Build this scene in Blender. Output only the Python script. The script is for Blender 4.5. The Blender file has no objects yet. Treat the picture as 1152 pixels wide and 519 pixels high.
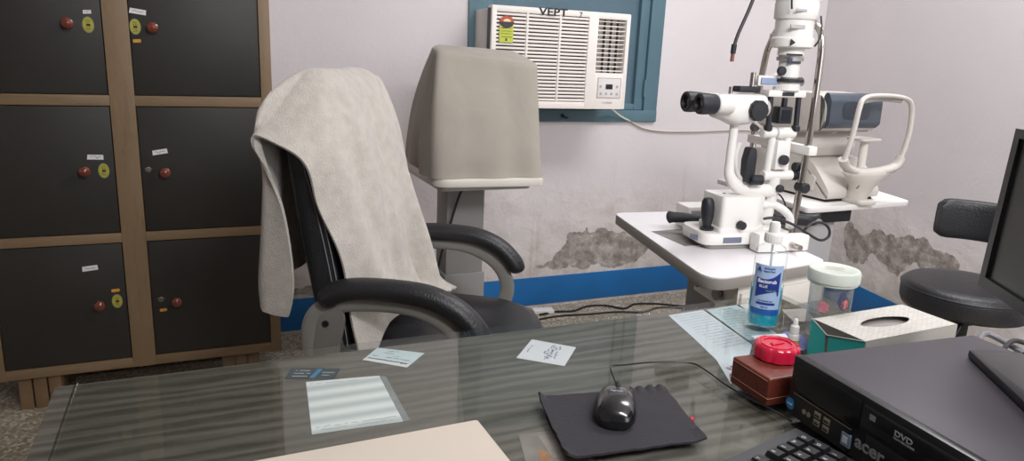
import bpy, bmesh, math, random
from mathutils import Matrix, Vector, noise
from math import sin, cos, pi, radians as R
random.seed(7)
S = bpy.context.scene
COL = S.collection

# ------------------------------------------------------------------ camera, world, lights, exposure
def make_camera():
    pitch, roll, yaw, fpx = R(13.933), R(2.553), R(66.232), 808.2
    f = Vector((cos(pitch)*cos(yaw), cos(pitch)*sin(yaw), -sin(pitch)))
    rt = Vector((sin(yaw), -cos(yaw), 0)); up = rt.cross(f)
    r2 = rt*cos(roll) + up*sin(roll); u2 = up*cos(roll) - rt*sin(roll)
    cd = bpy.data.cameras.new('camera'); cd.sensor_fit = 'HORIZONTAL'; cd.sensor_width = 36
    cd.lens = fpx/1152*36; cd.clip_start = 0.02
    o = bpy.data.objects.new('camera', cd); COL.objects.link(o)
    o.matrix_world = Matrix(((r2.x, u2.x, -f.x, 0), (r2.y, u2.y, -f.y, 0), (r2.z, u2.z, -f.z, 1.2), (0, 0, 0, 1)))
    S.camera = o
make_camera()
S.view_settings.view_transform = 'Standard'; S.view_settings.look = 'None'
S.view_settings.gamma = 1; S.view_settings.use_curve_mapping = False
S.view_settings.exposure = -0.04
w = bpy.data.worlds.new('world'); S.world = w; w.use_nodes = True
w.node_tree.nodes['Background'].inputs[0].default_value = (.8, .87, 1, 1)
w.node_tree.nodes['Background'].inputs[1].default_value = 0.3

def area(name, loc, target, sx, sy, power, col=(1, 1, 1)):
    l = bpy.data.lights.new(name, 'AREA'); l.shape = 'RECTANGLE'; l.size = sx; l.size_y = sy; l.energy = power; l.color = col
    o = bpy.data.objects.new(name, l); COL.objects.link(o); o.location = loc
    o.rotation_euler = (Vector(target)-Vector(loc)).to_track_quat('-Z', 'Y').to_euler()
    return o
area('ceiling_tube_light', (2.15, 1.45, 2.82), (2.15, 1.5, 0), 1.3, 0.5, 38, (.975, .985, 1))
area('side_tube_light', (0.7, -0.5, 2.25), (3.1, 1.6, 1.0), 1.3, 0.3, 50, (.98, .985, 1))
area('rear_window_daylight', (1.2, -1.9, 1.5), (2.6, 2.0, 1.0), 1.6, 1.2, 18, (.95, .98, 1))

# ------------------------------------------------------------------ materials
def lin(c):
    if isinstance(c, str): c = [int(c[i:i+2], 16)/255 for i in (0, 2, 4)]
    return tuple(x/12.92 if x <= .04045 else ((x+.055)/1.055)**2.4 for x in c) + (1,)
MATS = {}
def mat(name, col, rough=.5, metal=0., var=.06, vscale=8., bump=0., bscale=60., coat=0., spec=.5, trans=0., sheen=0., alpha=1.):
    if name in MATS: return MATS[name]
    m = bpy.data.materials.new(name); m.use_nodes = True; nt = m.node_tree; b = nt.nodes['Principled BSDF']
    tc = nt.nodes.new('ShaderNodeTexCoord')
    c = lin(col)
    if var:
        n = nt.nodes.new('ShaderNodeTexNoise'); n.inputs['Scale'].default_value = vscale; n.inputs['Detail'].default_value = 5
        nt.links.new(tc.outputs['Object'], n.inputs['Vector'])
        r = nt.nodes.new('ShaderNodeValToRGB')
        r.color_ramp.elements[0].position = .3; r.color_ramp.elements[1].position = .7
        r.color_ramp.elements[0].color = tuple(min(1, x*(1-var)) for x in c[:3])+(1,)
        r.color_ramp.elements[1].color = tuple(min(1, x*(1+var)) for x in c[:3])+(1,)
        nt.links.new(n.outputs['Fac'], r.inputs['Fac']); nt.links.new(r.outputs['Color'], b.inputs['Base Color'])
    else: b.inputs['Base Color'].default_value = c
    b.inputs['Roughness'].default_value = rough; b.inputs['Metallic'].default_value = metal
    b.inputs['Coat Weight'].default_value = coat; b.inputs['Specular IOR Level'].default_value = spec
    b.inputs['Transmission Weight'].default_value = trans; b.inputs['Sheen Weight'].default_value = sheen
    b.inputs['Alpha'].default_value = alpha
    if bump:
        n2 = nt.nodes.new('ShaderNodeTexNoise'); n2.inputs['Scale'].default_value = bscale; n2.inputs['Detail'].default_value = 4
        nt.links.new(tc.outputs['Object'], n2.inputs['Vector'])
        bp = nt.nodes.new('ShaderNodeBump'); bp.inputs['Strength'].default_value = bump; bp.inputs['Distance'].default_value = .004
        nt.links.new(n2.outputs['Fac'], bp.inputs['Height']); nt.links.new(bp.outputs['Normal'], b.inputs['Normal'])
    MATS[name] = m; return m

def glass(name, tint, rough=0.0, gl=1.0):
    """thin clear sheet: Fresnel reflection over straight-through transparency"""
    if name in MATS: return MATS[name]
    m = bpy.data.materials.new(name); m.use_nodes = True; nt = m.node_tree; nt.nodes.clear()
    out = nt.nodes.new('ShaderNodeOutputMaterial'); mx = nt.nodes.new('ShaderNodeMixShader')
    t = nt.nodes.new('ShaderNodeBsdfTransparent'); t.inputs[0].default_value = lin(tint)
    g = nt.nodes.new('ShaderNodeBsdfGlossy'); g.inputs['Roughness'].default_value = rough; g.inputs[0].default_value = (gl, gl, gl, 1)
    ge = nt.nodes.new('ShaderNodeNewGeometry'); mr = nt.nodes.new('ShaderNodeMapRange')
    mr.inputs['To Min'].default_value = 1.5; mr.inputs['To Max'].default_value = 1/1.5
    nt.links.new(ge.outputs['Backfacing'], mr.inputs['Value'])
    fr = nt.nodes.new('ShaderNodeFresnel'); nt.links.new(mr.outputs['Result'], fr.inputs['IOR'])
    nt.links.new(fr.outputs[0], mx.inputs[0]); nt.links.new(t.outputs[0], mx.inputs[1]); nt.links.new(g.outputs[0], mx.inputs[2])
    nt.links.new(mx.outputs[0], out.inputs[0]); MATS[name] = m; return m

def film(name, col, op=.3, rough=.3):
    """thin translucent plastic"""
    if name in MATS: return MATS[name]
    m = mat(name, col, rough, var=.03, vscale=30, alpha=op); return m

def nodes_mat(name):
    m = bpy.data.materials.new(name); m.use_nodes = True; MATS[name] = m
    return m, m.node_tree, m.node_tree.nodes['Principled BSDF']
def nz(nt, vec, scale, detail=4, rough=.55, dist=0):
    n = nt.nodes.new('ShaderNodeTexNoise'); n.inputs['Scale'].default_value = scale; n.inputs['Detail'].default_value = detail
    n.inputs['Roughness'].default_value = rough; n.inputs['Distortion'].default_value = dist; nt.links.new(vec, n.inputs['Vector']); return n.outputs['Fac']
def ramp(nt, fac, stops):
    r = nt.nodes.new('ShaderNodeValToRGB'); e = r.color_ramp.elements
    while len(e) < len(stops): e.new(.5)
    for k, (p, c) in zip(e, stops): k.position = p; k.color = lin(c) if not isinstance(c, (int, float)) else (c, c, c, 1)
    nt.links.new(fac, r.inputs['Fac']); return r.outputs['Color']
def mixc(nt, fac, a, b, mode='MIX'):
    m = nt.nodes.new('ShaderNodeMix'); m.data_type = 'RGBA'; m.blend_type = mode
    for s, v in ((m.inputs['Factor'], fac), (m.inputs['A'], a), (m.inputs['B'], b)):
        if hasattr(v, 'links') or hasattr(v, 'is_linked'): nt.links.new(v, s)
        elif isinstance(v, (int, float)): s.default_value = v
        else: s.default_value = v
    return m.outputs['Result']
def mth(nt, op, a, b=None, clamp=False):
    m = nt.nodes.new('ShaderNodeMath'); m.operation = op; m.use_clamp = clamp
    for i, v in enumerate((a, b)):
        if v is None: continue
        if isinstance(v, (int, float)): m.inputs[i].default_value = v
        else: nt.links.new(v, m.inputs[i])
    return m.outputs[0]
def maprange(nt, v, a, b, c=0., d=1., smooth=True):
    m = nt.nodes.new('ShaderNodeMapRange'); m.interpolation_type = 'SMOOTHSTEP' if smooth else 'LINEAR'
    nt.links.new(v, m.inputs['Value'])
    for k, x in (('From Min', a), ('From Max', b), ('To Min', c), ('To Max', d)): m.inputs[k].default_value = x
    return m.outputs['Result']
def bumpto(nt, b, h, strength, dist=.004):
    bp = nt.nodes.new('ShaderNodeBump'); bp.inputs['Strength'].default_value = strength; bp.inputs['Distance'].default_value = dist
    nt.links.new(h, bp.inputs['Height']); nt.links.new(bp.outputs['Normal'], b.inputs['Normal'])
def objvec(nt, sc=(1, 1, 1), rot=(0, 0, 0)):
    tc = nt.nodes.new('ShaderNodeTexCoord'); mp = nt.nodes.new('ShaderNodeMapping'); mp.inputs['Scale'].default_value = sc; mp.inputs['Rotation'].default_value = rot
    nt.links.new(tc.outputs['Object'], mp.inputs['Vector']); return mp.outputs['Vector'], tc

def wall_material():
    m, nt, b = nodes_mat('wall_paint')
    v, tc = objvec(nt)
    base = ramp(nt, nz(nt, v, 1.6, 5), [(.3, 'D3CCCE'), (.7, 'DAD4D6')])
    sp = nt.nodes.new('ShaderNodeSeparateXYZ'); nt.links.new(v, sp.inputs[0])
    z = sp.outputs['Z']
    low = maprange(nt, mth(nt, 'ADD', z, mth(nt, 'MULTIPLY', nz(nt, v, 3.2, 6, .6), .5)), .62, .92, 1, 0)
    blot = ramp(nt, nz(nt, v, 9, 8, .65), [(.40, 'DAD5D2'), (.58, 'CDC5C1'), (.70, 'B9AFA8')])
    c = mixc(nt, mth(nt, 'MULTIPLY', low, .75), base, blot)
    # faint run marks
    v2, _ = objvec(nt, (6, 6, .35))
    st = ramp(nt, nz(nt, v2, 3, 6, .6), [(.62, 0.), (.72, 1.)])
    st = mth(nt, 'MULTIPLY', st, maprange(nt, z, .2, .9, .35, 0.))
    c = mixc(nt, st, c, lin('A89C92'))
    # efflorescence just above the blue band
    ef = mth(nt, 'MULTIPLY', maprange(nt, z, .13, .26, 1, 0), ramp(nt, nz(nt, v, 22, 6), [(.4, 0.), (.6, 1.)]))
    c = mixc(nt, mth(nt, 'MULTIPLY', ef, .6), c, lin('B7AFA6'))
    # hairline marks
    nt.links.new(c, b.inputs['Base Color']); b.inputs['Roughness'].default_value = .62
    h = mth(nt, 'ADD', mth(nt, 'MULTIPLY', nz(nt, v, 7, 8, .6), mth(nt, 'ADD', mth(nt, 'MULTIPLY', low, 2.5), .35)), mth(nt, 'MULTIPLY', nz(nt, v, 60, 4), .12))
    bumpto(nt, b, h, .45, .012)
    return m
def plaster_material():
    m, nt, b = nodes_mat('exposed_plaster')
    v, _ = objvec(nt)
    c = ramp(nt, nz(nt, v, 17, 10, .75), [(.36, '7F766F'), (.46, '9B938D'), (.56, 'B0AAA5'), (.66, 'CCC6C1')])
    v2, _ = objvec(nt, (5, 5, .5))
    c = mixc(nt, mth(nt, 'MULTIPLY', ramp(nt, nz(nt, v2, 3.2, 5), [(.5, 0.), (.62, 1.)]), .45), c, lin('6B5F54'))
    nt.links.new(c, b.inputs['Base Color']); b.inputs['Roughness'].default_value = .9
    bumpto(nt, b, nz(nt, v, 45, 8, .7), .6, .01); return m
def floor_material():
    m, nt, b = nodes_mat('terrazzo_floor')
    v, _ = objvec(nt)
    vo = nt.nodes.new('ShaderNodeTexVoronoi'); vo.inputs['Scale'].default_value = 115; nt.links.new(v, vo.inputs['Vector'])
    chips = ramp(nt, vo.outputs['Color'], [(.2, '7C7363'), (.42, '988D7B'), (.6, 'A99E8B'), (.82, 'D6CCBA')])
    c = mixc(nt, mth(nt, 'MULTIPLY', nz(nt, v, 2.5, 6), .55), chips, lin('958A78'))
    nt.links.new(c, b.inputs['Base Color']); b.inputs['Roughness'].default_value = .48
    return m
def laminate(name, dark, mid, light, sc=(1.1, 9, 9), rough=.42, fine=.28, warp=.9):
    m, nt, b = nodes_mat(name)
    v, _ = objvec(nt, sc)
    n1 = nz(nt, v, 2.2, 8, .62, warp)
    v2, _ = objvec(nt, (sc[0]*2, sc[1]*7, sc[2]*7)); n2 = nz(nt, v2, 3, 5, .6)
    f = mth(nt, 'ADD', mth(nt, 'MULTIPLY', n1, 1-fine), mth(nt, 'MULTIPLY', n2, fine))
    c = ramp(nt, f, [(.39, dark), (.46, mid), (.53, mid), (.61, light)])
    nt.links.new(c, b.inputs['Base Color']); b.inputs['Roughness'].default_value = rough
    bumpto(nt, b, f, .05); return m
def desk_wood():
    m, nt, b = nodes_mat('desk_laminate')
    v, _ = objvec(nt, (.55, 3.2, 3.2), (0, 0, R(-4)))
    wv = nt.nodes.new('ShaderNodeTexWave'); wv.bands_direction = 'Y'; wv.inputs['Scale'].default_value = 4.2; wv.inputs['Distortion'].default_value = 7.5
    wv.inputs['Detail'].default_value = 4; wv.inputs['Detail Scale'].default_value = 1.6; wv.inputs['Detail Roughness'].default_value = .6; nt.links.new(v, wv.inputs['Vector'])
    v2, _ = objvec(nt, (2.5, 60, 60), (0, 0, R(-4))); n2 = nz(nt, v2, 3, 5, .65)
    v3, _ = objvec(nt, (1.2, 7, 7)); n3 = nz(nt, v3, 2.0, 4)
    f = mth(nt, 'ADD', mth(nt, 'MULTIPLY', wv.outputs['Fac'], .30), mth(nt, 'ADD', mth(nt, 'MULTIPLY', n2, .34), mth(nt, 'MULTIPLY', n3, .42)))
    c = ramp(nt, f, [(.26, '403E37'), (.42, '555249'), (.60, '66625A'), (.80, '79746A')])
    nt.links.new(c, b.inputs['Base Color']); b.inputs['Roughness'].default_value = .45
    return m
def towel_material():
    m, nt, b = nodes_mat('towel_terry')
    v, _ = objvec(nt)
    c = ramp(nt, nz(nt, v, 35, 6), [(.3, 'BAB3AA'), (.7, 'CBC4BB')])
    nt.links.new(c, b.inputs['Base Color']); b.inputs['Roughness'].default_value = .95; b.inputs['Sheen Weight'].default_value = .3
    h = mth(nt, 'ADD', nz(nt, v, 260, 3, .7), mth(nt, 'MULTIPLY', nz(nt, v, 60, 4), .35))
    bumpto(nt, b, h, .7, .005); return m
def chrome_mat():
    return mat('chrome', 'B9B4AE', .16, 1., var=.05)

M_WALL = wall_material(); M_PLAS = plaster_material(); M_FLOOR = floor_material()
M_DESK = desk_wood()
M_BLUE = mat('blue_gloss_paint', '1467A8', .45, var=.10, vscale=5, bump=.15, bscale=25)
M_CEIL = mat('ceiling_paint', 'E2DFDB', .8, var=.02)
M_WHITE = mat('white_enamel', 'E9E6E2', .32, var=.015)
M_WHITE2 = mat('offwhite_plastic', 'DAD5CC', .4, var=.02)
M_ACW = mat('ac_white_plastic', 'EDE6E0', .4, var=.02)
M_BLACK = mat('black_plastic', '1C1D20', .38, var=.1)
M_BLACKM = mat('matte_black', '17181A', .6, var=.1)
M_LEATH = mat('black_leatherette', '232326', .40, var=.12, vscale=14, bump=.35, bscale=180)
M_CHROME = chrome_mat()
M_STEELG = mat('grey_painted_steel', '8E8D8B', .45, var=.05)
M_SILVER = mat('silver_plastic', '9D9B98', .38, .4, var=.06)
M_TOWEL = towel_material()
M_WOODF = laminate('cabinet_lipping', '7E684D', '877055', '8D7659', (9, 9, 1.2), .5)
M_WOODH = laminate('cabinet_lipping_rail', '7E684D', '877055', '8D7659', (1.2, 9, 9), .5)
M_DOOR = mat('dark_door_laminate', '2E2C28', .5, var=.14, vscale=4, bump=.12, bscale=30)
M_PAPER = mat('white_paper', 'E8E7E6', .7, var=.015)
M_INK = mat('ink_blue_grey', '4A5064', .7, var=.1)
M_INKD = mat('ink_dark', '26272B', .7, var=.1)
M_STEELB = mat('blue_grey_steel_paint', '55737F', .45, var=.10, vscale=4, bump=.12, bscale=14)

# ------------------------------------------------------------------ mesh kit
def T(x=0, y=0, z=0): return Matrix.Translation((x, y, z))
def RZ(a): return Matrix.Rotation(a, 4, 'Z')
def RX(a): return Matrix.Rotation(a, 4, 'X')
def RY(a): return Matrix.Rotation(a, 4, 'Y')
class MB:
    def __init__(s): s.v = []; s.f = []
    def add(s, vs, fs, M=None):
        o = len(s.v); s.v += [tuple(M @ Vector(p)) if M else tuple(p) for p in vs]; s.f += [[i+o for i in f] for f in fs]; return s
    def addbm(s, bm, M=None):
        bm.verts.ensure_lookup_table(); bm.verts.index_update()
        s.add([v.co.copy() for v in bm.verts], [[v.index for v in f.verts] for f in bm.faces], M); bm.free(); return s
    def box(s, x0, x1, y0, y1, z0, z1, bev=0, seg=2, M=None):
        bm = bmesh.new(); r = bmesh.ops.create_cube(bm, size=1)
        for v in bm.verts: v.co = Vector(((x0+x1)/2+v.co.x*(x1-x0), (y0+y1)/2+v.co.y*(y1-y0), (z0+z1)/2+v.co.z*(z1-z0)))
        if bev: bmesh.ops.bevel(bm, geom=bm.edges[:], offset=bev, segments=seg, profile=.6, affect='EDGES', clamp_overlap=True)
        return s.addbm(bm, M)
    def prism(s, pts, z0, z1, bev=0, seg=2, M=None, side=0):
        """polygon pts extruded z0..z1; bev rounds top/bottom rims"""
        bm = bmesh.new(); a = [bm.verts.new((x, y, z0)) for x, y in pts]; f = bm.faces.new(a)
        r = bmesh.ops.extrude_face_region(bm, geom=[f]); tv = [g for g in r['geom'] if isinstance(g, bmesh.types.BMVert)]
        for v in tv: v.co.z = z1
        bmesh.ops.recalc_face_normals(bm, faces=bm.faces[:])
        if bev:
            ed = [e for e in bm.edges if abs(e.verts[0].co.z-e.verts[1].co.z) < 1e-7]
            bmesh.ops.bevel(bm, geom=ed, offset=bev, segments=seg, profile=.6, affect='EDGES', clamp_overlap=True)
        return s.addbm(bm, M)
    def lathe(s, prof, n=32, M=None):
        vs = []; fs = []; k = len(prof)
        for i in range(n):
            a = 2*pi*i/n
            for r, z in prof: vs.append((max(r, 1e-5)*cos(a), max(r, 1e-5)*sin(a), z))
        for i in range(n):
            j = (i+1) % n
            for q in range(k-1): fs.append([i*k+q, j*k+q, j*k+q+1, i*k+q+1])
        if prof[0][0] > 1e-4: fs.append([i*k for i in range(n)][::-1])
        if prof[-1][0] > 1e-4: fs.append([i*k+k-1 for i in range(n)])
        return s.add(vs, fs, M)
    def cyl(s, p0, p1, r0, r1=None, n=24, ch=0):
        r1 = r0 if r1 is None else r1; p0 = Vector(p0); p1 = Vector(p1); d = p1-p0; L = d.length
        M = Matrix.Translation(p0) @ d.to_track_quat('Z', 'Y').to_matrix().to_4x4()
        pr = [(r0, 0), (r1, L)] if not ch else [(r0-ch, 0), (r0, ch), (r1, L-ch), (r1-ch, L)]
        return s.lathe(pr, n, M)
    def tube(s, pts, r, n=10, smooth=6, closed=False, flat=None):
        pts = [Vector(p) for p in pts]
        if smooth: pts = spline(pts, smooth)
        rr = r if callable(r) else (lambda t: r)
        vs = []; fs = []; N = len(pts); up = Vector((0, 0, 1)); prev = None
        for i, p in enumerate(pts):
            d = (pts[min(i+1, N-1)]-pts[max(i-1, 0)]).normalized()
            if prev is None: x = d.cross(up if abs(d.z) < .9 else Vector((0, 1, 0))).normalized()
            else: x = (prev - d*prev.dot(d)).normalized()
            prev = x; y = d.cross(x); q = rr(i/(N-1)); a2 = (q, q) if not isinstance(q, tuple) else q
            for j in range(n):
                a = 2*pi*j/n; vs.append(p + x*cos(a)*a2[0] + y*sin(a)*a2[1])
        for i in range(N-1):
            for j in range(n): fs.append([i*n+j, i*n+(j+1) % n, (i+1)*n+(j+1) % n, (i+1)*n+j])
        fs.append(list(range(n))[::-1]); fs.append([(N-1)*n+j for j in range(n)])
        return s.add(vs, fs)
    def loft(s, rings, cap=True, M=None):
        n = len(rings[0]); vs = [p for r in rings for p in r]; fs = []
        for i in range(len(rings)-1):
            for j in range(n): fs.append([i*n+j, i*n+(j+1) % n, (i+1)*n+(j+1) % n, (i+1)*n+j])
        if cap: fs.append(list(range(n))[::-1]); fs.append([(len(rings)-1)*n+j for j in range(n)])
        return s.add(vs, fs, M)
    def grid(s, fn, nu, nv, th=0, M=None):
        P = [[Vector(fn(i/nu, j/nv)) for j in range(nv+1)] for i in range(nu+1)]
        if not th:
            vs = [P[i][j] for i in range(nu+1) for j in range(nv+1)]; w = nv+1
            return s.add(vs, [[i*w+j, (i+1)*w+j, (i+1)*w+j+1, i*w+j+1] for i in range(nu) for j in range(nv)], M)
        w = nv+1; A = []; B = []
        for i in range(nu+1):
            for j in range(nv+1):
                du = P[min(i+1, nu)][j]-P[max(i-1, 0)][j]; dv = P[i][min(j+1, nv)]-P[i][max(j-1, 0)]
                n = du.cross(dv); n = n.normalized() if n.length > 1e-12 else Vector((0, 0, 1))
                A.append(P[i][j]+n*th/2); B.append(P[i][j]-n*th/2)
        k = len(A); fs = []
        for i in range(nu):
            for j in range(nv):
                q = [i*w+j, (i+1)*w+j, (i+1)*w+j+1, i*w+j+1]; fs.append(q); fs.append([x+k for x in q[::-1]])
        bd = [(i*w, (i+1)*w) for i in range(nu)][::1]
        for a, b in [((i+1)*w, i*w) for i in range(nu)]+[(i*w+nv, (i+1)*w+nv) for i in range(nu)]+[(j, j+1) for j in range(nv)]+[(nu*w+j+1, nu*w+j) for j in range(nv)]:
            fs.append([a, b, b+k, a+k])
        return s.add(A+B, fs, M)
    def build(s, name, m, parent=None, M=None, ang=38, label=None, world=False):
        me = bpy.data.meshes.new(name)
        vs = s.v
        if world and parent is not None:
            inv = FR[parent].inverted(); vs = [tuple(inv @ Vector(p)) for p in vs]
        me.from_pydata(vs, [], s.f); me.validate(); me.update()
        me.materials.append(m)
        for p in me.polygons: p.use_smooth = True
        me.set_sharp_from_angle(angle=R(ang))
        o = bpy.data.objects.new(name, me); COL.objects.link(o)
        if parent is not None: o.parent = parent
        if label: o['label'] = label
        return o
FR = {}
def spline(p, k):
    o = []; n = len(p)
    for i in range(n-1):
        a = p[max(i-1, 0)]; b = p[i]; c = p[i+1]; d = p[min(i+2, n-1)]
        for j in range(k):
            t = j/k; o.append(.5*((2*b)+(c-a)*t+(2*a-5*b+4*c-d)*t*t+(3*b-a-3*c+d)*t**3))
    o.append(p[-1]); return o
def thing(name, label, cat, loc=(0, 0, 0), rz=0, group=None):
    o = bpy.data.objects.new(name, None); COL.objects.link(o); o.location = loc; o.rotation_euler = (0, 0, rz); o.empty_display_size = .05
    o['label'] = label; o['category'] = cat
    if group: o['group'] = group
    FR[o] = T(*loc) @ RZ(rz); return o
def tag(o, label, cat, group=None):
    o['label'] = label; o['category'] = cat
    if group: o['group'] = group
    return o
def struct(o): o['kind'] = 'structure'; return o
def place(o, loc, rz=0): o.location = loc; o.rotation_euler = (0, 0, rz); FR[o] = T(*loc) @ RZ(rz); return o
def rrect(x0, x1, y0, y1, r, n=5):
    o = []
    for cx, cy, a in ((x1-r, y1-r, 0), (x0+r, y1-r, 90), (x0+r, y0+r, 180), (x1-r, y0+r, 270)):
        for i in range(n+1): t = R(a+90*i/n); o.append((cx+r*cos(t), cy+r*sin(t)))
    return o
def roundpoly(pts, rad, n=6):
    o = []; N = len(pts)
    for i in range(N):
        p = Vector(pts[i]); a = (Vector(pts[i-1])-p); b = (Vector(pts[(i+1) % N])-p); r = rad[i] if isinstance(rad, (list, tuple)) else rad
        if r <= 0: o.append(tuple(p)); continue
        a.normalize(); b.normalize()
        for k in range(n+1):
            t = k/n; q = (p+a*r)*(1-t)**2 + p*2*t*(1-t) + (p+b*r)*t*t; o.append((q.x, q.y))
    return o
def text_mb(txt, size, M, ext=.0002, bold=0., sx=1.):
    cu = bpy.data.curves.new('t', 'FONT'); cu.body = txt; cu.size = size; cu.extrude = ext; cu.offset = bold; cu.resolution_u = 3
    o = bpy.data.objects.new('t', cu); COL.objects.link(o)
    dg = bpy.context.evaluated_depsgraph_get(); me = bpy.data.meshes.new_from_object(o.evaluated_get(dg))
    mb = MB(); mb.add([(v.co.x*sx, v.co.y, v.co.z) for v in me.vertices], [list(p.vertices) for p in me.polygons], M)
    bpy.data.objects.remove(o); bpy.data.curves.remove(cu); bpy.data.meshes.remove(me); return mb
def scribble(mb, x0, x1, y, h, M, rng, w=.0006, z=.0003):
    """a handwritten line as a thin flat ribbon"""
    n = max(6, int((x1-x0)/(h*.45))); pts = [(x0+(x1-x0)*i/n, y+rng.uniform(-.5, .5)*h) for i in range(n+1)]
    for a, b in zip(pts, pts[1:]):
        d = Vector((b[0]-a[0], b[1]-a[1])); 
        if d.length < 1e-6: continue
        q = Vector((-d.y, d.x)).normalized()*w/2
        mb.add([(a[0]-q.x, a[1]-q.y, z), (b[0]-q.x, b[1]-q.y, z), (b[0]+q.x, b[1]+q.y, z), (a[0]+q.x, a[1]+q.y, z)], [[0, 1, 2, 3]], M)

# ------------------------------------------------------------------ the room
YW = 2.978
def room():
    b = MB().box(-2.4, 3.4, -2.2, YW+.2, -.1, 0); struct(b.build('floor', M_FLOOR))
    b = MB().box(-2.4, 3.4, -2.2, YW+.2, 2.95, 3.05); struct(b.build('ceiling', M_CEIL))
    # back wall with window opening x 1.065..2.045, z .90..2.15
    b = MB()
    b.box(-2.4, 1.065, YW, YW+.2, 0, 2.95).box(2.045, 3.4, YW, YW+.2, 0, 2.95).box(1.065, 2.045, YW, YW+.2, 0, .90).box(1.065, 2.045, YW, YW+.2, 2.15, 2.95)
    struct(b.build('wall_back', M_WALL))
    struct(MB().box(-2.5, -2.4, -2.2, YW+.2, 0, 2.95).build('wall_left', M_WALL))
    struct(MB().box(-2.4, 3.4, -2.3, -2.2, 0, 2.95).build('wall_front', M_WALL))
    MR = T(3.06, YW, 0) @ RZ(math.atan2(-.982, -.191))     # local +x runs toward the camera along the wall
    o = struct(MB().box(-.25, 5.6, -.0, .15, 0, 2.95).build('wall_right', M_WALL)); o.matrix_world = MR
    # painted blue bands
    struct(MB().box(-2.4, 3.055, YW-.004, YW+.001, .012, .152, .001).build('baseboard_back', M_BLUE))
    o = struct(MB().box(.004, 5.3, -.004, .001, .012, .152, .001).build('baseboard_right', M_BLUE)); o.matrix_world = MR
    return MR
MR = room()
def fractal(poly, it=3, amp=.22, rng=random.Random(3)):
    for _ in range(it):
        q = []
        for a, b in zip(poly, poly[1:]+poly[:1]):
            dx, dy = b[0]-a[0], b[1]-a[1]; k = rng.uniform(-amp, amp); q += [a, ((a[0]+b[0])/2-dy*k, (a[1]+b[1])/2+dx*k)]
        poly = q
    return poly
def patch(name, poly, z0, z1, M):
    o = MB().prism(fractal(poly), z0, z1).build(name, M_PLAS, ang=20); struct(o); o.matrix_world = M; return o
# exposed plaster (local x along wall, local y up)
B = [(1.446, .207), (1.516, .228), (1.57, .278), (1.601, .32), (1.608, .364), (1.686, .36), (1.709, .385), (1.731, .357), (1.899, .347), (1.976, .361), (2.049, .32), (2.097, .274), (2.054, .225), (1.957, .18), (1.88, .163), (1.784, .198), (1.725, .175), (1.624, .206), (1.528, .191)]
patch('trim_1', B, -.0015, .0015, T(0, YW, 0) @ RX(pi/2))
patch('trim_3', [(.25,.165),(.3,.2),(.42,.205),(.5,.19),(.6,.2),(.6,.16),(.4,.158)], -.0015, .0015, T(0, YW, 0) @ RX(pi/2))
C2 = [(.103, .382), (.065, .452), (.003, .417), (-.073, .423), (-.133, .456), (-.184, .443), (-.247, .446), (-.283, .464), (-.363, .469), (-.438, .481), (-.494, .456), (-.62, .43), (-.60, .33), (-.44, .345), (-.386, .373), (-.32, .31), (-.3, .274), (-.24, .286), (-.186, .313), (-.124, .339), (-.097, .322), (-.071, .269), (-.009, .255), (.057, .273)]
# s is measured from (2.963,2.478) toward the corner; convert to distance from the corner
C2 = [(.509-s, z) for s, z in C2]
patch('trim_2', C2, -.0015, .0015, MR @ RX(pi/2))

# ------------------------------------------------------------------ window with blue steel frame
def window():
    t = thing('window_1', '', ''); del t['label']; del t['category']; struct(t); place(t, (1.555, YW, .9))
    f = MB(); x0, x1, z0, z1 = 1.065, 2.045, .90, 2.15; y = YW-.012
    f.box(x0, x0+.075, y, y+.07, z0, z1, .004).box(x1-.075, x1, y, y+.07, z0, z1, .004).box(x0, x1, y-.004, y+.066, z0, z0+.055, .004).box(x0, x1, y, y+.07, z1-.06, z1, .004)
    f.build('window_frame', M_STEELB, t, world=True)
    s = MB()
    s.box(x1-.125, x1-.077, y+.012, y+.06, z0+.056, z1-.06, .004).box(x0+.077, x0+.115, y+.012, y+.06, z0+.056, z1-.06, .004).box(x0+.115, x1-.125, y+.012, y+.06, z0+.056, z0+.085, .004)
    s.cyl((x1-.076, y+.004, 1.02), (x1-.076, y+.004, 1.10), .007, n=12)
    s.build('window_sash', M_STEELB, t, world=True)
    MB().box(x0+.11, x1-.12, y+.035, y+.05, z0+.08, 1.66).build('blue_panel', mat('dull_blue_panel', '516A78', .5, var=.12, vscale=3, bump=.1, bscale=10), t, world=True)
    g = MB().box(x0+.11, x1-.12, y+.038, y+.044, 1.70, z1-.06); g.build('window_pane', mat('frosted_pane', '8FA0A8', .35, var=.1), t, world=True)
    MB().box(x0+.11, x1-.12, y+.03, y+.055, 1.655, 1.705, .003).build('transom', M_STEELB, t, world=True)
    h = MB(); h.tube([(1.53, y-.004, .93), (1.53, y-.02, .925), (1.545, y-.022, .92), (1.56, y-.006, .918)], .004, 8, 4); h.lathe([(.009, 0), (.009, .004), (.004, .006)], 12, T(1.53, y-.004, .93) @ RX(pi/2))
    h.build('latch', mat('dark_old_steel', '2E3B45', .4, .5), t, world=True)
window()

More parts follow.
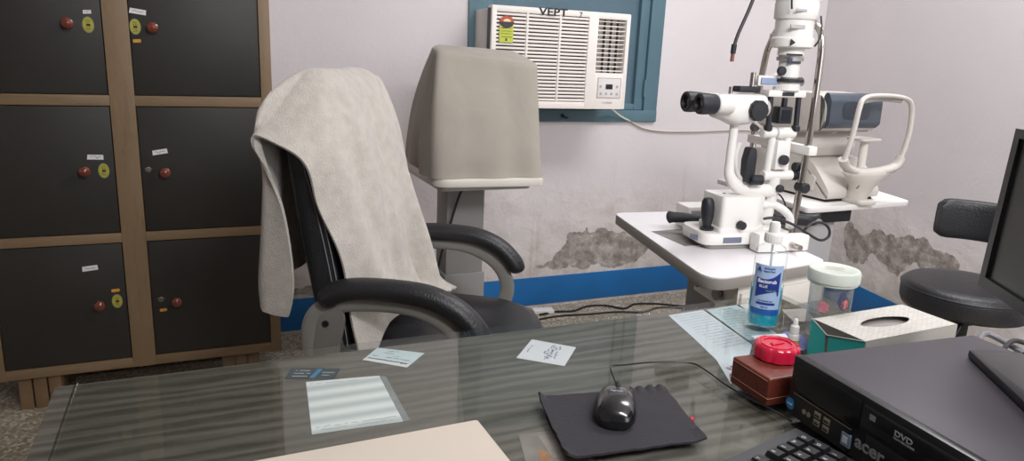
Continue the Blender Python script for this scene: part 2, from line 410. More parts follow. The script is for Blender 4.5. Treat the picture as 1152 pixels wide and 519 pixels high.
# ------------------------------------------------------------------ window air conditioner
def air_conditioner():
    t = thing('air_conditioner', 'white window air conditioner with louvred grille set in the blue frame', 'air conditioner', (1.41, 2.76, .975))
    # local: x to right, y into wall, z up.  front face y=0, x -.325..+.325, z 0..0.405
    W = .322; H = .405
    b = MB(); b.box(-W+.006, W-.006, .05, .5, .012, H-.012, .004); b.build('casing', mat('ac_casing', 'D9D5D0', .5), t)
    side = MB(); side.box(-W-.001, -W+.008, .012, .05, .01, H-.01, .003); side.build('side_gasket', mat('dark_gasket', '4A4A54', .6), t)
    # front bezel as frame pieces around the two openings
    f = MB(); d0, d1 = 0, .05
    gx0, gx1, gz0, gz1 = -.300, .118, .030, .380      # intake grille
    ox0, ox1, oz0, oz1 = .165, .302, .155, .378       # outlet
    f.box(-W, gx0, d0, d1, 0, H, .006).box(gx0-.004, gx1+.004, d0, d1, gz1, H, .006).box(gx0-.004, gx1+.004, d0, d1, 0, gz0, .006)
    f.box(gx1, ox0, d0, d1, 0, H, .004).box(ox1, W, d0, d1, 0, H, .006).box(ox0-.004, ox1+.004, d0, d1, oz1, H, .006).box(ox0-.004, ox1+.004, d0, d1, 0, oz0, .005)
    f.build('front_bezel', M_ACW, t)
    MB().box(gx0-.01, gx1+.01, .03, .046, gz0-.01, gz1+.01).build('intake_backing', mat('intake_dark', '5B4A48', .9), t)
    g = MB(); n = 24
    for i in range(n):
        z = gz0+(gz1-gz0)*(i+.5)/n; h = (gz1-gz0)/n*.33
        g.box(gx0-.003, gx1+.003, .004, .018, z-h, z+h, .002, 1)
    for x in (gx0+.135, gx0+.285): g.box(x-.005, x+.005, .001, .02, gz0-.002, gz1+.002, .002, 1)
    g.build('intake_grille', M_ACW, t)
    MB().box(ox0-.005, ox1+.005, .075, .085, oz0-.005, oz1+.005).build('outlet_backing', mat('outlet_dark', '2C221F', .9), t)
    # real tapered funnel rim round the outlet
    o = MB(); n = 12
    for i in range(n):
        z = oz0+(oz1-oz0)*(i+.5)/n; o.box(ox0-.003, ox1+.003, .010, .024, z-.0022, z+.0022, .001, 1, )
    o.build('outlet_vane', M_ACW, t)
    o = MB()
    for i in range(4):
        x = ox0+(ox1-ox0)*(i+.6)/4.2; o.box(x-.0012, x+.0012, .034, .07, oz0, oz1)
    o.build('inner_vane', mat('vane_brown', '45382F', .6), t)
    p = MB().box(.178, .294, -.002, .004, .05, .135, .002); p.build('control_panel', mat('panel_grey', 'DCD8D6', .35), t)
    p = MB()
    for x0, x1, z0, z1 in ((.178, .294, .133, .135), (.178, .294, .05, .052), (.178, .180, .05, .135), (.292, .294, .05, .135)): p.box(x0, x1, -.003, -.001, z0, z1)
    for i in range(4):
        cx = .195+i*.027; p.lathe([(.006, 0), (.006, .001)], 10, T(cx, -.002, .067) @ RX(pi/2))
    for cx in (.193, .275): p.lathe([(.006, 0), (.006, .001)], 10, T(cx, -.002, .098) @ RX(pi/2))
    p.build('panel_buttons', mat('button_grey', 'A9A5A4', .5), t)
    MB().box(.218, .252, -.004, 0, .087, .108, .001).build('display', M_BLACK, t)
    text_mb('CARRIER', .011, T(.205, -.0005, .025) @ RX(pi/2), sx=1.2).build('brand_print', mat('print_grey', '8A8684', .5), t)
    # star rating sticker
    s = MB().box(-.288, -.228, -.001, .003, .262, .33); s.build('energy_sticker', mat('sticker_green', 'BFC64A', .5, var=.05), t, label='yellow green energy label')
    s = MB(); pts = [(-.258+.031*cos(a), .342+.024*sin(a)) for a in [pi+i*pi/12 for i in range(13)]]; s.prism([(x, z) for x, z in pts], 0, .001, M=T(0, -.0012, 0) @ RX(pi/2)); s.build('sticker_dark_half', mat('sticker_navy', '3A3440', .5), t)
    s = MB(); pts = [(-.258+.031*cos(a), .342+.024*sin(a)) for a in [i*pi/12 for i in range(13)]]; s.prism(pts, 0, .001, M=T(0, -.0012, 0) @ RX(pi/2)); s.build('sticker_red_half', mat('sticker_red', 'B25240', .5, var=.3, vscale=60), t)
    s = MB(); s.prism([(-.258+.016*cos(a), .343+.011*sin(a)) for a in [i*pi/8 for i in range(9)]], 0, .001, M=T(0, -.0024, 0) @ RX(pi/2)); s.build('sticker_dial', mat('sticker_cream', 'E9D9A0', .5), t)
    s = text_mb('*****', .012, T(-.282, -.0014, .312) @ RX(pi/2)); s.v += []; 
    rg = random.Random(2)
    for z in (.318, .306, .296, .284): scribble(s, -.282, -.235, z, .004, T(0, -.0016, 0) @ RX(pi/2), rg, .0013)
    s.add(*[[(-.262, -.0018, .268), (-.254, -.0018, .268), (-.254, -.0018, .279), (-.262, -.0018, .279)], [[0, 1, 2, 3]]]); s.build('sticker_print', mat('ink_green', '3F5030', .6), t)
    text_mb('VEPT', .042, T(-.118, -.001, .378) @ RX(pi/2), bold=.0009, sx=1.4).build('handwriting', M_INKD, t, label='black marker lettering on the top edge')
    text_mb('7', .034, T(.066, -.001, .376) @ RX(pi/2)).build('handwriting', M_INKD, t)
    c = MB().tube([(.325, .12, .02), (.36, .17, -.01), (.43, .19, -.05), (.50, .208, -.075), (.57, .209, -.105), (.68, .21, -.12), (.85, .209, -.122), (1.03, .21, -.118), (1.2, .209, -.115), (1.36, .21, -.13)], .0045, 8, 6)
    c.build('power_cable', mat('cream_cable', 'CFC9BC', .5), t, label='cream power cable')
air_conditioner()

# ------------------------------------------------------------------ locker cabinet
def cabinet():
    YF = 2.56
    t = thing('locker_cabinet', 'tall brown edged locker cabinet with dark doors against the back wall', 'cabinet', (-.21, 2.77, 0))
    X0, X1 = -.645, .228; cols = [(-.61, -.252), (-.180, .192)]; rows = [(.147, .548), (.581, .985), (1.019, 1.42), (1.455, 1.855)]
    b = MB().box(X0+.006, X1-.006, YF+.006, 2.972, .118, 1.885, .002); b.build('carcass', mat('cabinet_side_brown', '7B654C', .5, var=.08), t, world=True)
    z0, z1 = .112, 1.89
    for xa, xb in ((X0, cols[0][0]-.001), (cols[0][1]+.001, cols[1][0]-.001), (cols[1][1]+.001, X1)): MB().box(xa, xb, YF-.012, YF+.006, z0, z1, .0015).build('stile', M_WOODF, t, world=True)
    zs = [(z0, rows[0][0])]+[(rows[i][1], rows[i+1][0]) for i in range(3)]+[(rows[3][1], z1)]
    for (a, c) in zs:
        for x0, x1 in ((cols[0][0]-.001, cols[0][1]+.001), (cols[1][0]-.001, cols[1][1]+.001)): MB().box(x0, x1, YF-.0115, YF+.006, a+.001, c-.001, .001).build('rail', M_WOODH, t, world=True)
    knobm = mat('brown_knob_gloss', '7A3B2A', .22, var=.15, vscale=40, coat=.6); darkm = mat('lock_metal', '8E8A84', .35, .8)
    yel = mat('sticker_yellow', 'B9AE3E', .5, var=.1, vscale=60); yel2 = mat('sticker_pale_rim', '9EA25C', .5); orange = mat('sticker_orange', 'DDA03E', .5)
    kn = {(0, 2): (-.34, 1.227), (1, 2): (-.115, 1.226), (0, 1): (-.334, .786), (1, 1): (-.110, .777), (0, 0): (-.330, .346), (1, 0): (-.104, .336), (0, 3): (-.34, 1.66), (1, 3): (-.115, 1.66)}
    ov = {(0, 2): (-.289, 1.225), (1, 2): (-.164, 1.226), (0, 1): (-.284, .784), (0, 0): (-.281, .351), (0, 3): (-.289, 1.66)}
    lk = {(1, 1): (-.159, .784), (1, 0): (-.152, .344), (1, 3): (-.16, 1.66)}
    wl = {(0, 2): (-.289, 1.262, .022, .011, 3), (1, 2): (-.154, 1.271, .046, .016, -8), (0, 1): (-.304, .827, .045, .016, -3), (1, 1): (-.122, .841, .045, .016, 8), (0, 0): (-.349, .469, .045, .017, 4)}
    orr = {(1, 2): (-.162, 1.184, .022), (0, 0): (-.283, .388, .024), (1, 0): (-.147, .306, .022)}
    for ci, (x0, x1) in enumerate(cols):
        for ri, (a, c) in enumerate(rows):
            d = MB().box(x0+.002, x1-.002, YF-.010, YF+.008, a+.002, c-.002, .0012).build('door', M_DOOR, t, world=True)
            FR[d] = FR[t]
            kx, kz = kn[(ci, ri)]; Mk = T(kx, YF-.010, kz) @ RX(pi/2)
            MB().lathe([(.0075, 0), (.007, .008), (.012, .012), (.0165, .019), (.0155, .026), (.009, .031), (0, .033)], 24, Mk).build('knob', knobm, d, world=True)
            if (ci, ri) in ov:
                ox, oz = ov[(ci, ri)]; M0 = T(ox, YF-.010, oz) @ RX(pi/2)
                pts = [(.0155*cos(a2*pi/12), .0235*sin(a2*pi/12)) for a2 in range(24)]
                MB().prism(pts, 0, .0009, M=M0).build('oval_sticker', yel2, d, world=True)
                MB().prism([(x*.78, y*.78) for x, y in pts], .0008, .0013, M=M0).build('sticker_centre', yel, d, world=True)
                p = MB(); rg = random.Random(ci*7+ri)
                p.box(-.005, .006, -.004, .003, .0013, .0016, M=M0)
                for yy in (.012, .007, -.008, -.013): scribble(p, -.006, .006, yy, .003, M0, rg, .0012, .0017)
                p.build('sticker_print', M_INKD, d, world=True)
            if (ci, ri) in lk:
                ox, oz = lk[(ci, ri)]; M0 = T(ox, YF-.010, oz) @ RX(pi/2)
                p = MB().lathe([(.009, 0), (.009, .003), (.007, .004), (0, .004)], 16, M0); p.box(-.0015, .0015, -.005, .005, .004, .005, M=M0); p.box(-.010, .012, .003, .006, .004, .005, M=M0)
                p.build('lock', darkm, d, world=True)
            if (ci, ri) in wl:
                ox, oz, ww, hh, an = wl[(ci, ri)]; M0 = T(ox, YF-.010, oz) @ RX(pi/2) @ RZ(R(an))
                MB().prism([(-ww/2, -hh/2), (ww/2, -hh/2*.9), (ww/2*.97, hh/2), (-ww/2*.93, hh/2*.9)], 0, .0006, M=M0).build('name_label', M_PAPER, d, world=True)
                p = MB(); rg = random.Random(ci+ri*5); scribble(p, -ww*.33, ww*.33, 0, hh*.45, M0, rg, .0011, .0008); p.build('label_writing', M_INK, d, world=True)
            if (ci, ri) in orr:
                ox, oz, ww = orr[(ci, ri)]; MB().prism(rrect(-ww/2, ww/2, -.005, .005, .002, 2), 0, .0006, M=T(ox, YF-.010, oz) @ RX(pi/2) @ RZ(R(4))).build('orange_sticker', orange, d, world=True)
    # hinge screw at the right edge of the upper door
    # slatted feet
    fm = mat('foot_brown', '83694D', .55, var=.12, vscale=10)
    for x0, sg in ((-.585, 1), (.03, 1)):
        f = MB()
        for k in range(3):
            f.box(x0+k*.042, x0+k*.042+.037, YF+.004, YF+.024, 0, .118, .003)
        f.box(x0-.002, x0+.123, YF+.02, YF+.10, 0, .118, .002)
        f.build('foot', fm, t, world=True)
        MB().box(x0-.002, x0+.123, 2.85, 2.95, 0, .118, .002).build('foot', fm, t, world=True)
cabinet()

# ------------------------------------------------------------------ covered instrument on a white table
def covered():
    t = thing('instrument_table', 'white topped instrument table with square grey column, under the cloth cover', 'table', (.86, 2.42, 0))
    MB().prism(roundpoly([(.665, 2.13), (1.035, 2.10), (1.06, 2.62), (.69, 2.64)], [.06, .02, .05, .05]), .775, .80, .004, M=None).build('table_top', M_WHITE2, t, world=True)
    MB().prism(rrect(.70, 1.02, 2.17, 2.6, .02), .755, .776).build('top_frame', mat('frame_cream', 'C9C5BE', .4), t, world=True)
    MB().box(.775, .915, 2.33, 2.45, .40, .757, .006).build('upper_column', M_STEELG, t, world=True)
    MB().box(.768, .922, 2.322, 2.458, .05, .42, .006).build('lower_column', M_STEELG, t, world=True)
    f = MB().box(.60, 1.09, 2.34, 2.44, .015, .06, .012).box(.62, .68, 2.15, 2.63, .015, .05, .012).box(1.01, 1.07, 2.15, 2.63, .015, .05, .012); f.build('base_frame', M_STEELG, t, world=True)
    for x, y in ((.65, 2.17), (.65, 2.61), (1.04, 2.17), (1.04, 2.61)): MB().cyl((x, y, 0), (x, y, .02), .018, ch=.003).build('foot_pad', M_BLACK, t, world=True)
    MB().tube([(.87, 2.325, .745), (.82, 2.30, .735), (.78, 2.30, .62), (.74, 2.31, .45), (.71, 2.32, .2), (.70, 2.34, .012), (.66, 2.5, .008)], .0045, 8, 6).build('power_cable', M_BLACK, t, world=True)
    # cloth cover: lofted bag with creases
    m, nt, b = nodes_mat('cover_cloth'); v, _ = objvec(nt)
    nt.links.new(ramp(nt, nz(nt, v, 4, 5), [(.3, '9A9389'), (.7, 'A69F94')]), b.inputs['Base Color']); b.inputs['Roughness'].default_value = .8; b.inputs['Sheen Weight'].default_value = .15
    bumpto(nt, b, mth(nt, 'ADD', nz(nt, v, 6, 3, .5, .4), mth(nt, 'MULTIPLY', nz(nt, v, 120, 2), .05)), .3, .02)
    bot = [(.655, 2.15), (1.035, 2.12), (1.065, 2.60), (.70, 2.64)]
    top = [(.695, 2.24), (1.045, 2.20), (1.07, 2.46), (.765, 2.50)]
    zt = [1.188, 1.160, 1.195, 1.205]
    def ring(k, t_):
        n = 24; o = []
        for i in range(4):
            for j in range(n):
                u = j/n
                a = Vector(bot[i]).lerp(Vector(bot[(i+1) % 4]), u); c = Vector(top[i]).lerp(Vector(top[(i+1) % 4]), u)
                z = .801+(zt[i]*(1-u)+zt[(i+1) % 4]*u - .801)*t_
                # the left side drops almost vertically at first, then leans in
                tt = t_ if i in (3, 0) else t_
                ee = (1.9, 1.9, 1.1, 1.1, 1.9)[i]*(1-u)+(1.1, 1.1, 1.9, 1.9)[i]*u if i in (0, 2) else (1.1 if i == 1 else 1.9); lean = tt**ee
                p = a.lerp(c, lean)
                cen = Vector((.87, 2.38)); d = (p-cen); q = Vector((p.x, p.y, z))
                w = noise.noise(Vector((q.x*5, q.y*5, z*2.2)))*.016 + noise.noise(Vector((q.x*13, q.y*13, z*4)))*.006
                edge = min(u, 1-u); r = .012*max(0, 1-edge*n/3)**2
                fl = .010*(1-t_)**3*sin(u*14+i)
                p = p - d.normalized()*(r) + d.normalized()*(w*(1-abs(2*u-1)**4)*.9+fl)
                o.append((p.x, p.y, z + noise.noise(Vector((q.x*9, q.y*9, 3)))*.004*t_))
        return o
    rings = [ring(0, k/26) for k in range(27)]
    # close the top in three shrinking rings
    c = Vector((.895, 2.35)); last = rings[-1]
    for s_, dz in ((.97, .006), (.9, .010), (.6, .012), (.3, .012), (.05, .012)):
        rings.append([(c.x+(x-c.x)*s_, c.y+(y-c.y)*s_, z*s_+1.188*(1-s_)+dz+noise.noise(Vector((x*8, y*8, s_*3)))*.005) for x, y, z in last])
    o = MB().loft(rings); o = o.build('dust_cover', m, ang=75)
    tag(o, 'beige cloth dust cover shaped over an instrument beside the air conditioner', 'dust cover')
covered()

# ------------------------------------------------------------------ office chair and towel
CH = (.53, 1.71, 0); CR = R(-32)
def back_rear(z): return -.209-(z-.508)*.150 - .012*sin((z-.5)/.62*pi)
def back_front(z): return -.118-(z-.53)*.235 + .018*sin((z-.5)/.62*pi) - (.03*max(0, (z-1.0)/.13)**2)
def chair():
    t = thing('office_chair', 'black leatherette executive chair with curved padded arms, draped in a towel', 'chair', CH, CR)
    # backrest: rounded cross-sections
    def sec(z, w, xa, xb, n=40):
        o = []
        for i in range(n):
            a = 2*pi*i/n; cx, cy = cos(a), sin(a); e = .45
            sx = math.copysign(abs(cx)**e, cx); sy = math.copysign(abs(cy)**e, cy)
            o.append(((xa+xb)/2+sx*(xb-xa)/2, sy*w, z))
        return o
    rs = []
    N = 26
    for i in range(N+1):
        z = .50+i/N*.625; w = .245
        if z > .98: w = .245*(1-((z-.98)/.15)**2*.42)
        xa, xb = back_rear(z), back_front(z)
        if z > 1.08: k = (z-1.08)/.045; m_ = (xa+xb)/2; h = (xb-xa)/2*math.sqrt(max(.05, 1-k*k*.8)); xa, xb = m_-h, m_+h
        # horizontal cushion rolls
        xb += .006*abs(sin((z-.5)/.21*pi))
        rs.append(sec(z, w, xa, xb))
    MB().loft(rs).build('backrest', M_LEATH, t, ang=60)
    for s_ in (-1, 1):
        st = MB(); st.tube([(back_front(z)-.018, s_*.246, z) for z in [.52+.05*i for i in range(10)]], .0014, 6, 3)
        st.tube([(back_front(z)-.030, s_*.2465, z) for z in [.52+.05*i for i in range(10)]], .0012, 6, 3)
        st.build('stitching', mat('thread_grey', '8C8C90', .7), t)
    # seat cushion
    def seatp(u, v):
        pass
    rs = []; out = [(.30, .0), (.285, .14), (.22, .225), (.05, .245), (-.16, .235), (-.215, .15), (-.22, 0), (-.215, -.15), (-.16, -.235), (.05, -.245), (.22, -.225), (.285, -.14)]
    out = [(p.x, p.y) for p in spline([Vector((x, y, 0)) for x, y in out+[out[0]]], 4)][:-1]
    for k, z, dz in ((.80, .405, 0), (.96, .415, 0), (1.0, .445, 0), (1.0, .475, 0), (.97, .497, 0), (.88, .510, 0), (.6, .513, 0), (.25, .508, 0), (.02, .506, 0)):
        rs.append([(x*k+.0, y*k, z - (.02*max(0, (x-.15)/.15)**2 if x > .15 else 0)) for x, y in out])
    MB().loft(rs).build('seat', M_LEATH, t, ang=60)
    MB().box(-.12, .16, -.15, .15, .375, .41, .01).build('seat_mechanism', M_BLACK, t)
    # arms
    for s_ in (-1, 1):
        y = .275*s_
        pad = [(-.175, y, .628), (-.155, y, .655), (-.10, y, .672), (0, y, .676), (.075, y, .668), (.135, y, .642), (.178, y, .600), (.185, y, .572)]
        MB().tube(pad, lambda q: (.031*min(1, .45+6*q, .5+6*(1-q)), .0255*min(1, .5+7*q, .55+7*(1-q))), 18, 6).build('arm_pad', M_LEATH, t, ang=60)
        fr = [(-.195, y, .46), (-.212, y, .54), (-.198, y, .598), (-.150, y, .630), (-.05, y, .644), (.04, y, .638), (.11, y, .606), (.150, y, .560), (.158, y, .50), (.12, y*.97, .43), (.05, y*.9, .405)]
        a = MB().tube(fr, lambda q: (.021, .0060), 12, 6).build('arm_frame', mat('arm_grey_plastic', '8A8782', .35, var=.08), t)
        FR[a] = FR[t]
        p = MB().prism(roundpoly([(-.205, .42), (-.148, .42), (-.140, .52), (-.125, .60), (-.14, .635), (-.188, .60), (-.202, .53)], .015), -.006, .006, .002, M=T(0, y, 0) @ RX(pi/2)); p.build('arm_plate', mat('plate_grey', '827F7A', .4, .2), a)
        for bz in (.45, .585):
            MB().lathe([(.008, 0), (.008, .003), (.004, .004), (.003, .001), (0, .001)], 12, T(-.170, y+s_*.0, bz) @ (RX(pi/2) if s_ < 0 else RX(-pi/2)) @ T(0, 0, .006)).build('bolt', M_BLACK, a)
    # pedestal
    MB().cyl((0, 0, .12), (0, 0, .38), .028, ch=.003).build('gas_lift', M_BLACK, t)
    for k in range(5):
        a = R(20+72*k); leg = MB().tube([(.02*cos(a), .02*sin(a), .13), (.15*cos(a), .15*sin(a), .11), (.29*cos(a), .29*sin(a), .075)], lambda q: (.026-.010*q, .018-.006*q), 10, 4).build('leg', M_BLACK, t)
        c = MB()
        for dy in (-.018, .018):
            M0 = T(.29*cos(a), .29*sin(a), .03) @ RZ(a+.5) @ T(0, dy, 0) @ RX(pi/2); c.lathe([(.0, -.009), (.024, -.009), (.03, -.005), (.03, .005), (.024, .009), (0, .009)], 16, M0)
        c.cyl((.29*cos(a), .29*sin(a), .03), (.29*cos(a), .29*sin(a), .07), .007, n=8); c.build('caster', M_BLACK, leg)
    # towel (own thing) - path over the back, in chair coordinates
    NV = 96; NU = 56; rg = random.Random(4)
    # centre-line path: (x,z) over the backrest; near and far edges differ
    Ns = [(-.262, -.275, .590), (-.248, -.278, .66), (-.243, -.282, .73), (-.262, -.287, .84), (-.292, -.292, .93), (-.318, -.298, .985), (-.312, -.302, 1.003), (-.268, -.298, .990), (-.222, -.290, .962), (-.196, -.278, .900), (-.176, -.268, .83), (-.145, -.262, .735), (-.118, -.262, .635), (-.104, -.262, .53), (-.092, -.268, .425)]
    NP = spline([Vector(p) for p in Ns], 7)
    def path(u):
        rear_x = -.322 + .05*u*u
        zb = .585 + .12*u
        top = 1.138 - .006*max(0, (u-.8)/.2)**2
        P = [(rear_x, zb), (rear_x-.010, zb+.07), (rear_x, .80), (rear_x+.014, .93), (-.312, 1.02), (-.298, 1.09), (-.266, top), (-.222, top-.012), (-.192, 1.06), (-.162, .97), (-.138, .86), (-.116, .755-.02*u), (-.102, .68-.04*u), (-.094+.02*u, .63-.075*u), (-.088+.06*u, .605-.080*u)]
        return spline([Vector((x, 0, z)) for x, z in P], 7)
    def fn(u, v):
        P = path(u); k = v*(len(P)-1); i = min(int(k), len(P)-2); p = P[i].lerp(P[i+1], k-i); nn = NP[i].lerp(NP[i+1], k-i)
        s = v; front = max(0, (s-.5)/.5); rear = max(0, (.5-s)/.5)
        yf = .215 + .012*sin(s*9)
        k_r = min(1, max(0, (.44-s)/.08)); y0 = -.235-.033*k_r; ue = u*(1-k_r)+max(0, (u-.13)/.87)*k_r
        y = y0+(yf-y0)*ue
        top_n = 1 if .36 < s < .56 else 0
        # near the body rounds over the shoulder of the back
        z0 = p.z - (.040*max(0, (.22-u)/.22)**2 if .34 < s < .60 else 0)
        amp = (.034*front**.8 if s > .5 else .014*rear**.8)
        fold = sin(u*17+1.6*sin(s*4))*.6+sin(u*33+1.3+s*5)*.35+noise.noise(Vector((u*5, s*6, 1)))*1.0
        out = 1 if s > .5 else -1
        wf = min(1, u/.12)
        x = p.x + out*(abs(amp*(fold+.9))+.005)*wf
        z = z0 + noise.noise(Vector((u*4, s*5, 4)))*.006
        q = Vector((x, y, z))
        W0 = .11 + .19*min(1, max(0, (s-.30)/.10)); W0 = W0 - .04*min(1, max(0, (s-.62)/.2)); W0 = W0*(1-k_r)+.17*k_r; w = max(0, 1-u/W0)**(1.0*k_r+2.0*(1-k_r))
        q = q + (nn-Vector((p.x, y0, z0)))*w*1.0
        q.x += .006*sin(s*34)*w*(1 if s > .55 else .5)
        # lower front corner hangs past the side of the seat
        if s > .86 and u < .30:
            q.z -= 0
        return tuple(q)
    o = MB().grid(fn, NU, NV, .0065); o = o.build('towel', M_TOWEL, ang=80)
    place(o, CH, CR); tag(o, 'off white terry towel hanging over the back of the black office chair', 'towel')
    return t
chair()

# ------------------------------------------------------------------ desk with glass sheet
DZ = .768; ZP = .7574
def desk():
    t = thing('desk', 'large desk in dark grey wood grain laminate under a glass sheet', 'desk', (.42, .6, 0))
    MB().box(-.190, 1.024, .17, 1.004, .727, .757, .002).build('desk_top', M_DESK, t, world=True)
    MB().box(-.187, 1.021, .172, 1.001, .700, .727, .001).build('edge_band', mat('desk_edge_brown', '6A5A56', .5, var=.15, vscale=12), t, world=True)
    MB().box(-.140, -.115, .22, .97, 0, .70, .002).build('side_panel', M_DESK, t, world=True)
    MB().box(.965, .990, .22, .97, 0, .70, .002).build('side_panel', M_DESK, t, world=True)
    MB().box(-.115, .965, .90, .918, .12, .70, .001).build('modesty_panel', M_DESK, t, world=True)
    d = MB().box(-.115, .25, .25, .90, .18, .70, .002).build('drawer_pedestal', M_DESK, t, world=True); FR[d] = FR[t]
    for k in range(3):
        q = MB().box(-.105, .24, .232, .25, .19+k*.17, .35+k*.17, .003).build('drawer', M_DESK, d, world=True)
        # handles stay in the drawer mesh level
    g = MB().box(-.165, 1.018, .18, 1.006, .7582, .7675, .0012, 1).build('glass_sheet', glass('desk_glass', 'FCFDFC', gl=.36), None)
    tag(g, 'clear greenish glass sheet lying over the whole desk top', 'glass sheet')
desk()
def flat(name, pts, m, label, cat, z=ZP, th=.0003, group=None):
    cx = sum(p[0] for p in pts)/len(pts); cy = sum(p[1] for p in pts)/len(pts)
    t = thing(name, label, cat, (cx, cy, z-th/2), 0, group)
    MB().prism([(x-cx, y-cy) for x, y in pts], 0, th).build('sheet', m, t); return t, cx, cy
def quadmap(q):
    """(u,v) in 0..1 to xy of a quad far-left, far-right, near-right, near-left"""
    a, b, c, d = [Vector(p) for p in q]
    return lambda u, v: (a.lerp(b, u)).lerp(d.lerp(c, u), v)
def inkrows(mb, q, rows, rng, z, w=.0009):
    """rows: (v, u0, u1, wiggle)"""
    f = quadmap(q)
    for v, u0, u1, wg in rows:
        n = max(4, int((u1-u0)*26)); pr = None
        for i in range(n+1):
            u = u0+(u1-u0)*i/n; p = f(u, v+rng.uniform(-wg, wg))
            if pr is not None and rng.random() > .12:
                d = p-pr
                if d.length > 1e-6:
                    k = Vector((-d.y, d.x)).normalized()*w/2
                    mb.add([(pr.x-k.x, pr.y-k.y, z), (p.x-k.x, p.y-k.y, z), (p.x+k.x, p.y+k.y, z), (pr.x+k.x, pr.y+k.y, z)], [[0, 1, 2, 3]])
            pr = p
def papers():
    rg = random.Random(9)
    pale = mat('pale_blue_paper', 'CFE0E6', .6, var=.03)
    # striped pale sheet
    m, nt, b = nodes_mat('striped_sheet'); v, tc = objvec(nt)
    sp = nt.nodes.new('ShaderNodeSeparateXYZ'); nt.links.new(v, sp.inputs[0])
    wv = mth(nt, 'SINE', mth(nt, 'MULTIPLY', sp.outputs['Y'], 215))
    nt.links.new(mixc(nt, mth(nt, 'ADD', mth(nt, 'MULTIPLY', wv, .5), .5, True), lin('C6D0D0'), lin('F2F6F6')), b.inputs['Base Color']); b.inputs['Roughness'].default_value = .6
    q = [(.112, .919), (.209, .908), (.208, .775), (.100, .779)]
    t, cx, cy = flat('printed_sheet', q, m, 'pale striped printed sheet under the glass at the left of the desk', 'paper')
    s = MB(); inkrows(s, [(x-cx, y-cy) for x, y in q], [(.06, .05, .7, .01), (.90, .05, .95, .01), (.95, .1, .9, .01)], rg, .0006, .0012); s.build('print', mat('ink_pale', 'A2AEB0', .7), t)
    q = [(.2095, .908), (.217, .902), (.2165, .775), (.2085, .775)]
    s = MB().prism([(x-cx, y-cy) for x, y in q], 0, .0003).build('sheet_grey_edge', mat('grey_strip', '8C9292', .6, var=.2, vscale=30), t, label='grey shaded edge strip')
    # dark visiting card
    q = [(.099, .970), (.163, .947), (.149, .916), (.086, .936)]
    t, cx, cy = flat('visiting_card', q, mat('card_dark_teal', '2E4248', .5), 'dark teal visiting card with a blue stripe under the glass', 'card')
    ql = [(x-cx, y-cy) for x, y in q]
    s = MB(); f = quadmap(ql); s.add([(*f(.55, .1), .0006), (*f(.65, .1), .0006), (*f(.58, .9), .0006), (*f(.48, .9), .0006)], [[3, 2, 1, 0]]); s.build('blue_stripe', mat('stripe_blue', '3E86B8', .5), t)
    s = MB(); inkrows(s, ql, [(.25, .12, .42, 0), (.5, .12, .45, 0), (.75, .12, .42, 0), (.4, .68, .93, 0), (.65, .7, .85, 0)], rg, .0006, .0016); s.build('print', mat('print_white', 'D5DEDF', .6), t)
    # pale blue printed slip at the far edge
    q = [(.228, 1.003), (.290, .963), (.252, .922), (.198, .966)]
    t, cx, cy = flat('payment_slip', q, pale, 'pale blue printed slip under the glass at the far edge by the towel', 'paper')
    ql = [(x-cx, y-cy) for x, y in q]
    s = MB(); f = quadmap(ql); s.add([(*f(0, .84), .0005), (*f(1, .84), .0005), (*f(1, 1), .0005), (*f(0, 1), .0005)], [[3, 2, 1, 0]]); s.build('white_margin', M_PAPER, t)
    s = MB(); inkrows(s, ql, [(.15, .3, .5, .02), (.32, .25, .45, .02), (.45, .5, .62, .02), (.6, .08, .2, .03), (.6, .4, .9, .01)], rg, .0007, .0010); inkrows(s, ql, [(.80, .05, .75, .02)], rg, .0007, .0016); inkrows(s, ql, [(.83, .78, .93, .02), (.80, .78, .93, .03)], rg, .0007, .0022); s.build('print', M_INKD, t)
    # white handwritten card
    q = [(.467, .963), (.520, .913), (.471, .857), (.415, .905)]
    t, cx, cy = flat('note_card', q, mat('card_white', 'E2E3E8', .6, var=.02), 'white card with blue handwriting under the glass behind the mouse', 'card')
    ql = [(x-cx, y-cy) for x, y in q]; qr = [ql[1], ql[2], ql[3], ql[0]]
    s = MB(); inkrows(s, qr, [(.30, .1, .75, .05), (.38, .15, .8, .05), (.45, .05, .9, .06), (.52, .2, .6, .05), (.88, .25, .7, .03)], rg, .0006, .0012); s.build('handwriting', mat('pen_blue', '59608C', .7), t)
    # two blue-lined forms
    prt = mat('print_grey_blue', '8E9CAA', .7)
    q = [(.748, .991), (.827, .996), (.801, .836), (.738, .83)]
    t, cx, cy = flat('printed_form', [(.748, .991), (.827, .996), (.801, .836), (.715, .753), (.671, .731), (.705, .805), (.726, .891)], mat('form_paper', 'D6E0E8', .6, var=.03), 'bluish printed form under the glass left of the sanitizer bottle', 'paper')
    ql = [(x-cx, y-cy) for x, y in q]
    s = MB(); inkrows(s, ql, [(k/15, .06, .92, .004) for k in range(1, 15)], rg, .0006, .0011); s.build('print', prt, t)
    s = MB()
    for k in range(4): s.prism([(.700-cx+k*.009+x, .768-cy+k*.002+y) for x, y in ((0, 0), (.006, .001), (.005, .010), (-.001, .009))], .0003, .0007)
    s.prism([(x-cx, y-cy) for x, y in ((.676, .738), (.700, .752), (.708, .760), (.690, .758))], .0003, .0006); s.build('stamp', mat('stamp_magenta', 'B887A8', .7), t, label='magenta stamp marks')
    q = [(.834, .995), (.914, 1.000), (.861, .803), (.804, .832)]
    t, cx, cy = flat('printed_form', [(.834, .995), (.914, 1.000), (.861, .803), (.781, .748), (.804, .832)], mat('form_paper_teal', 'C7DCE2', .6, var=.04), 'teal tinted printed form under the glass beneath the sanitizer bottle', 'paper')
    ql = [(x-cx, y-cy) for x, y in q]
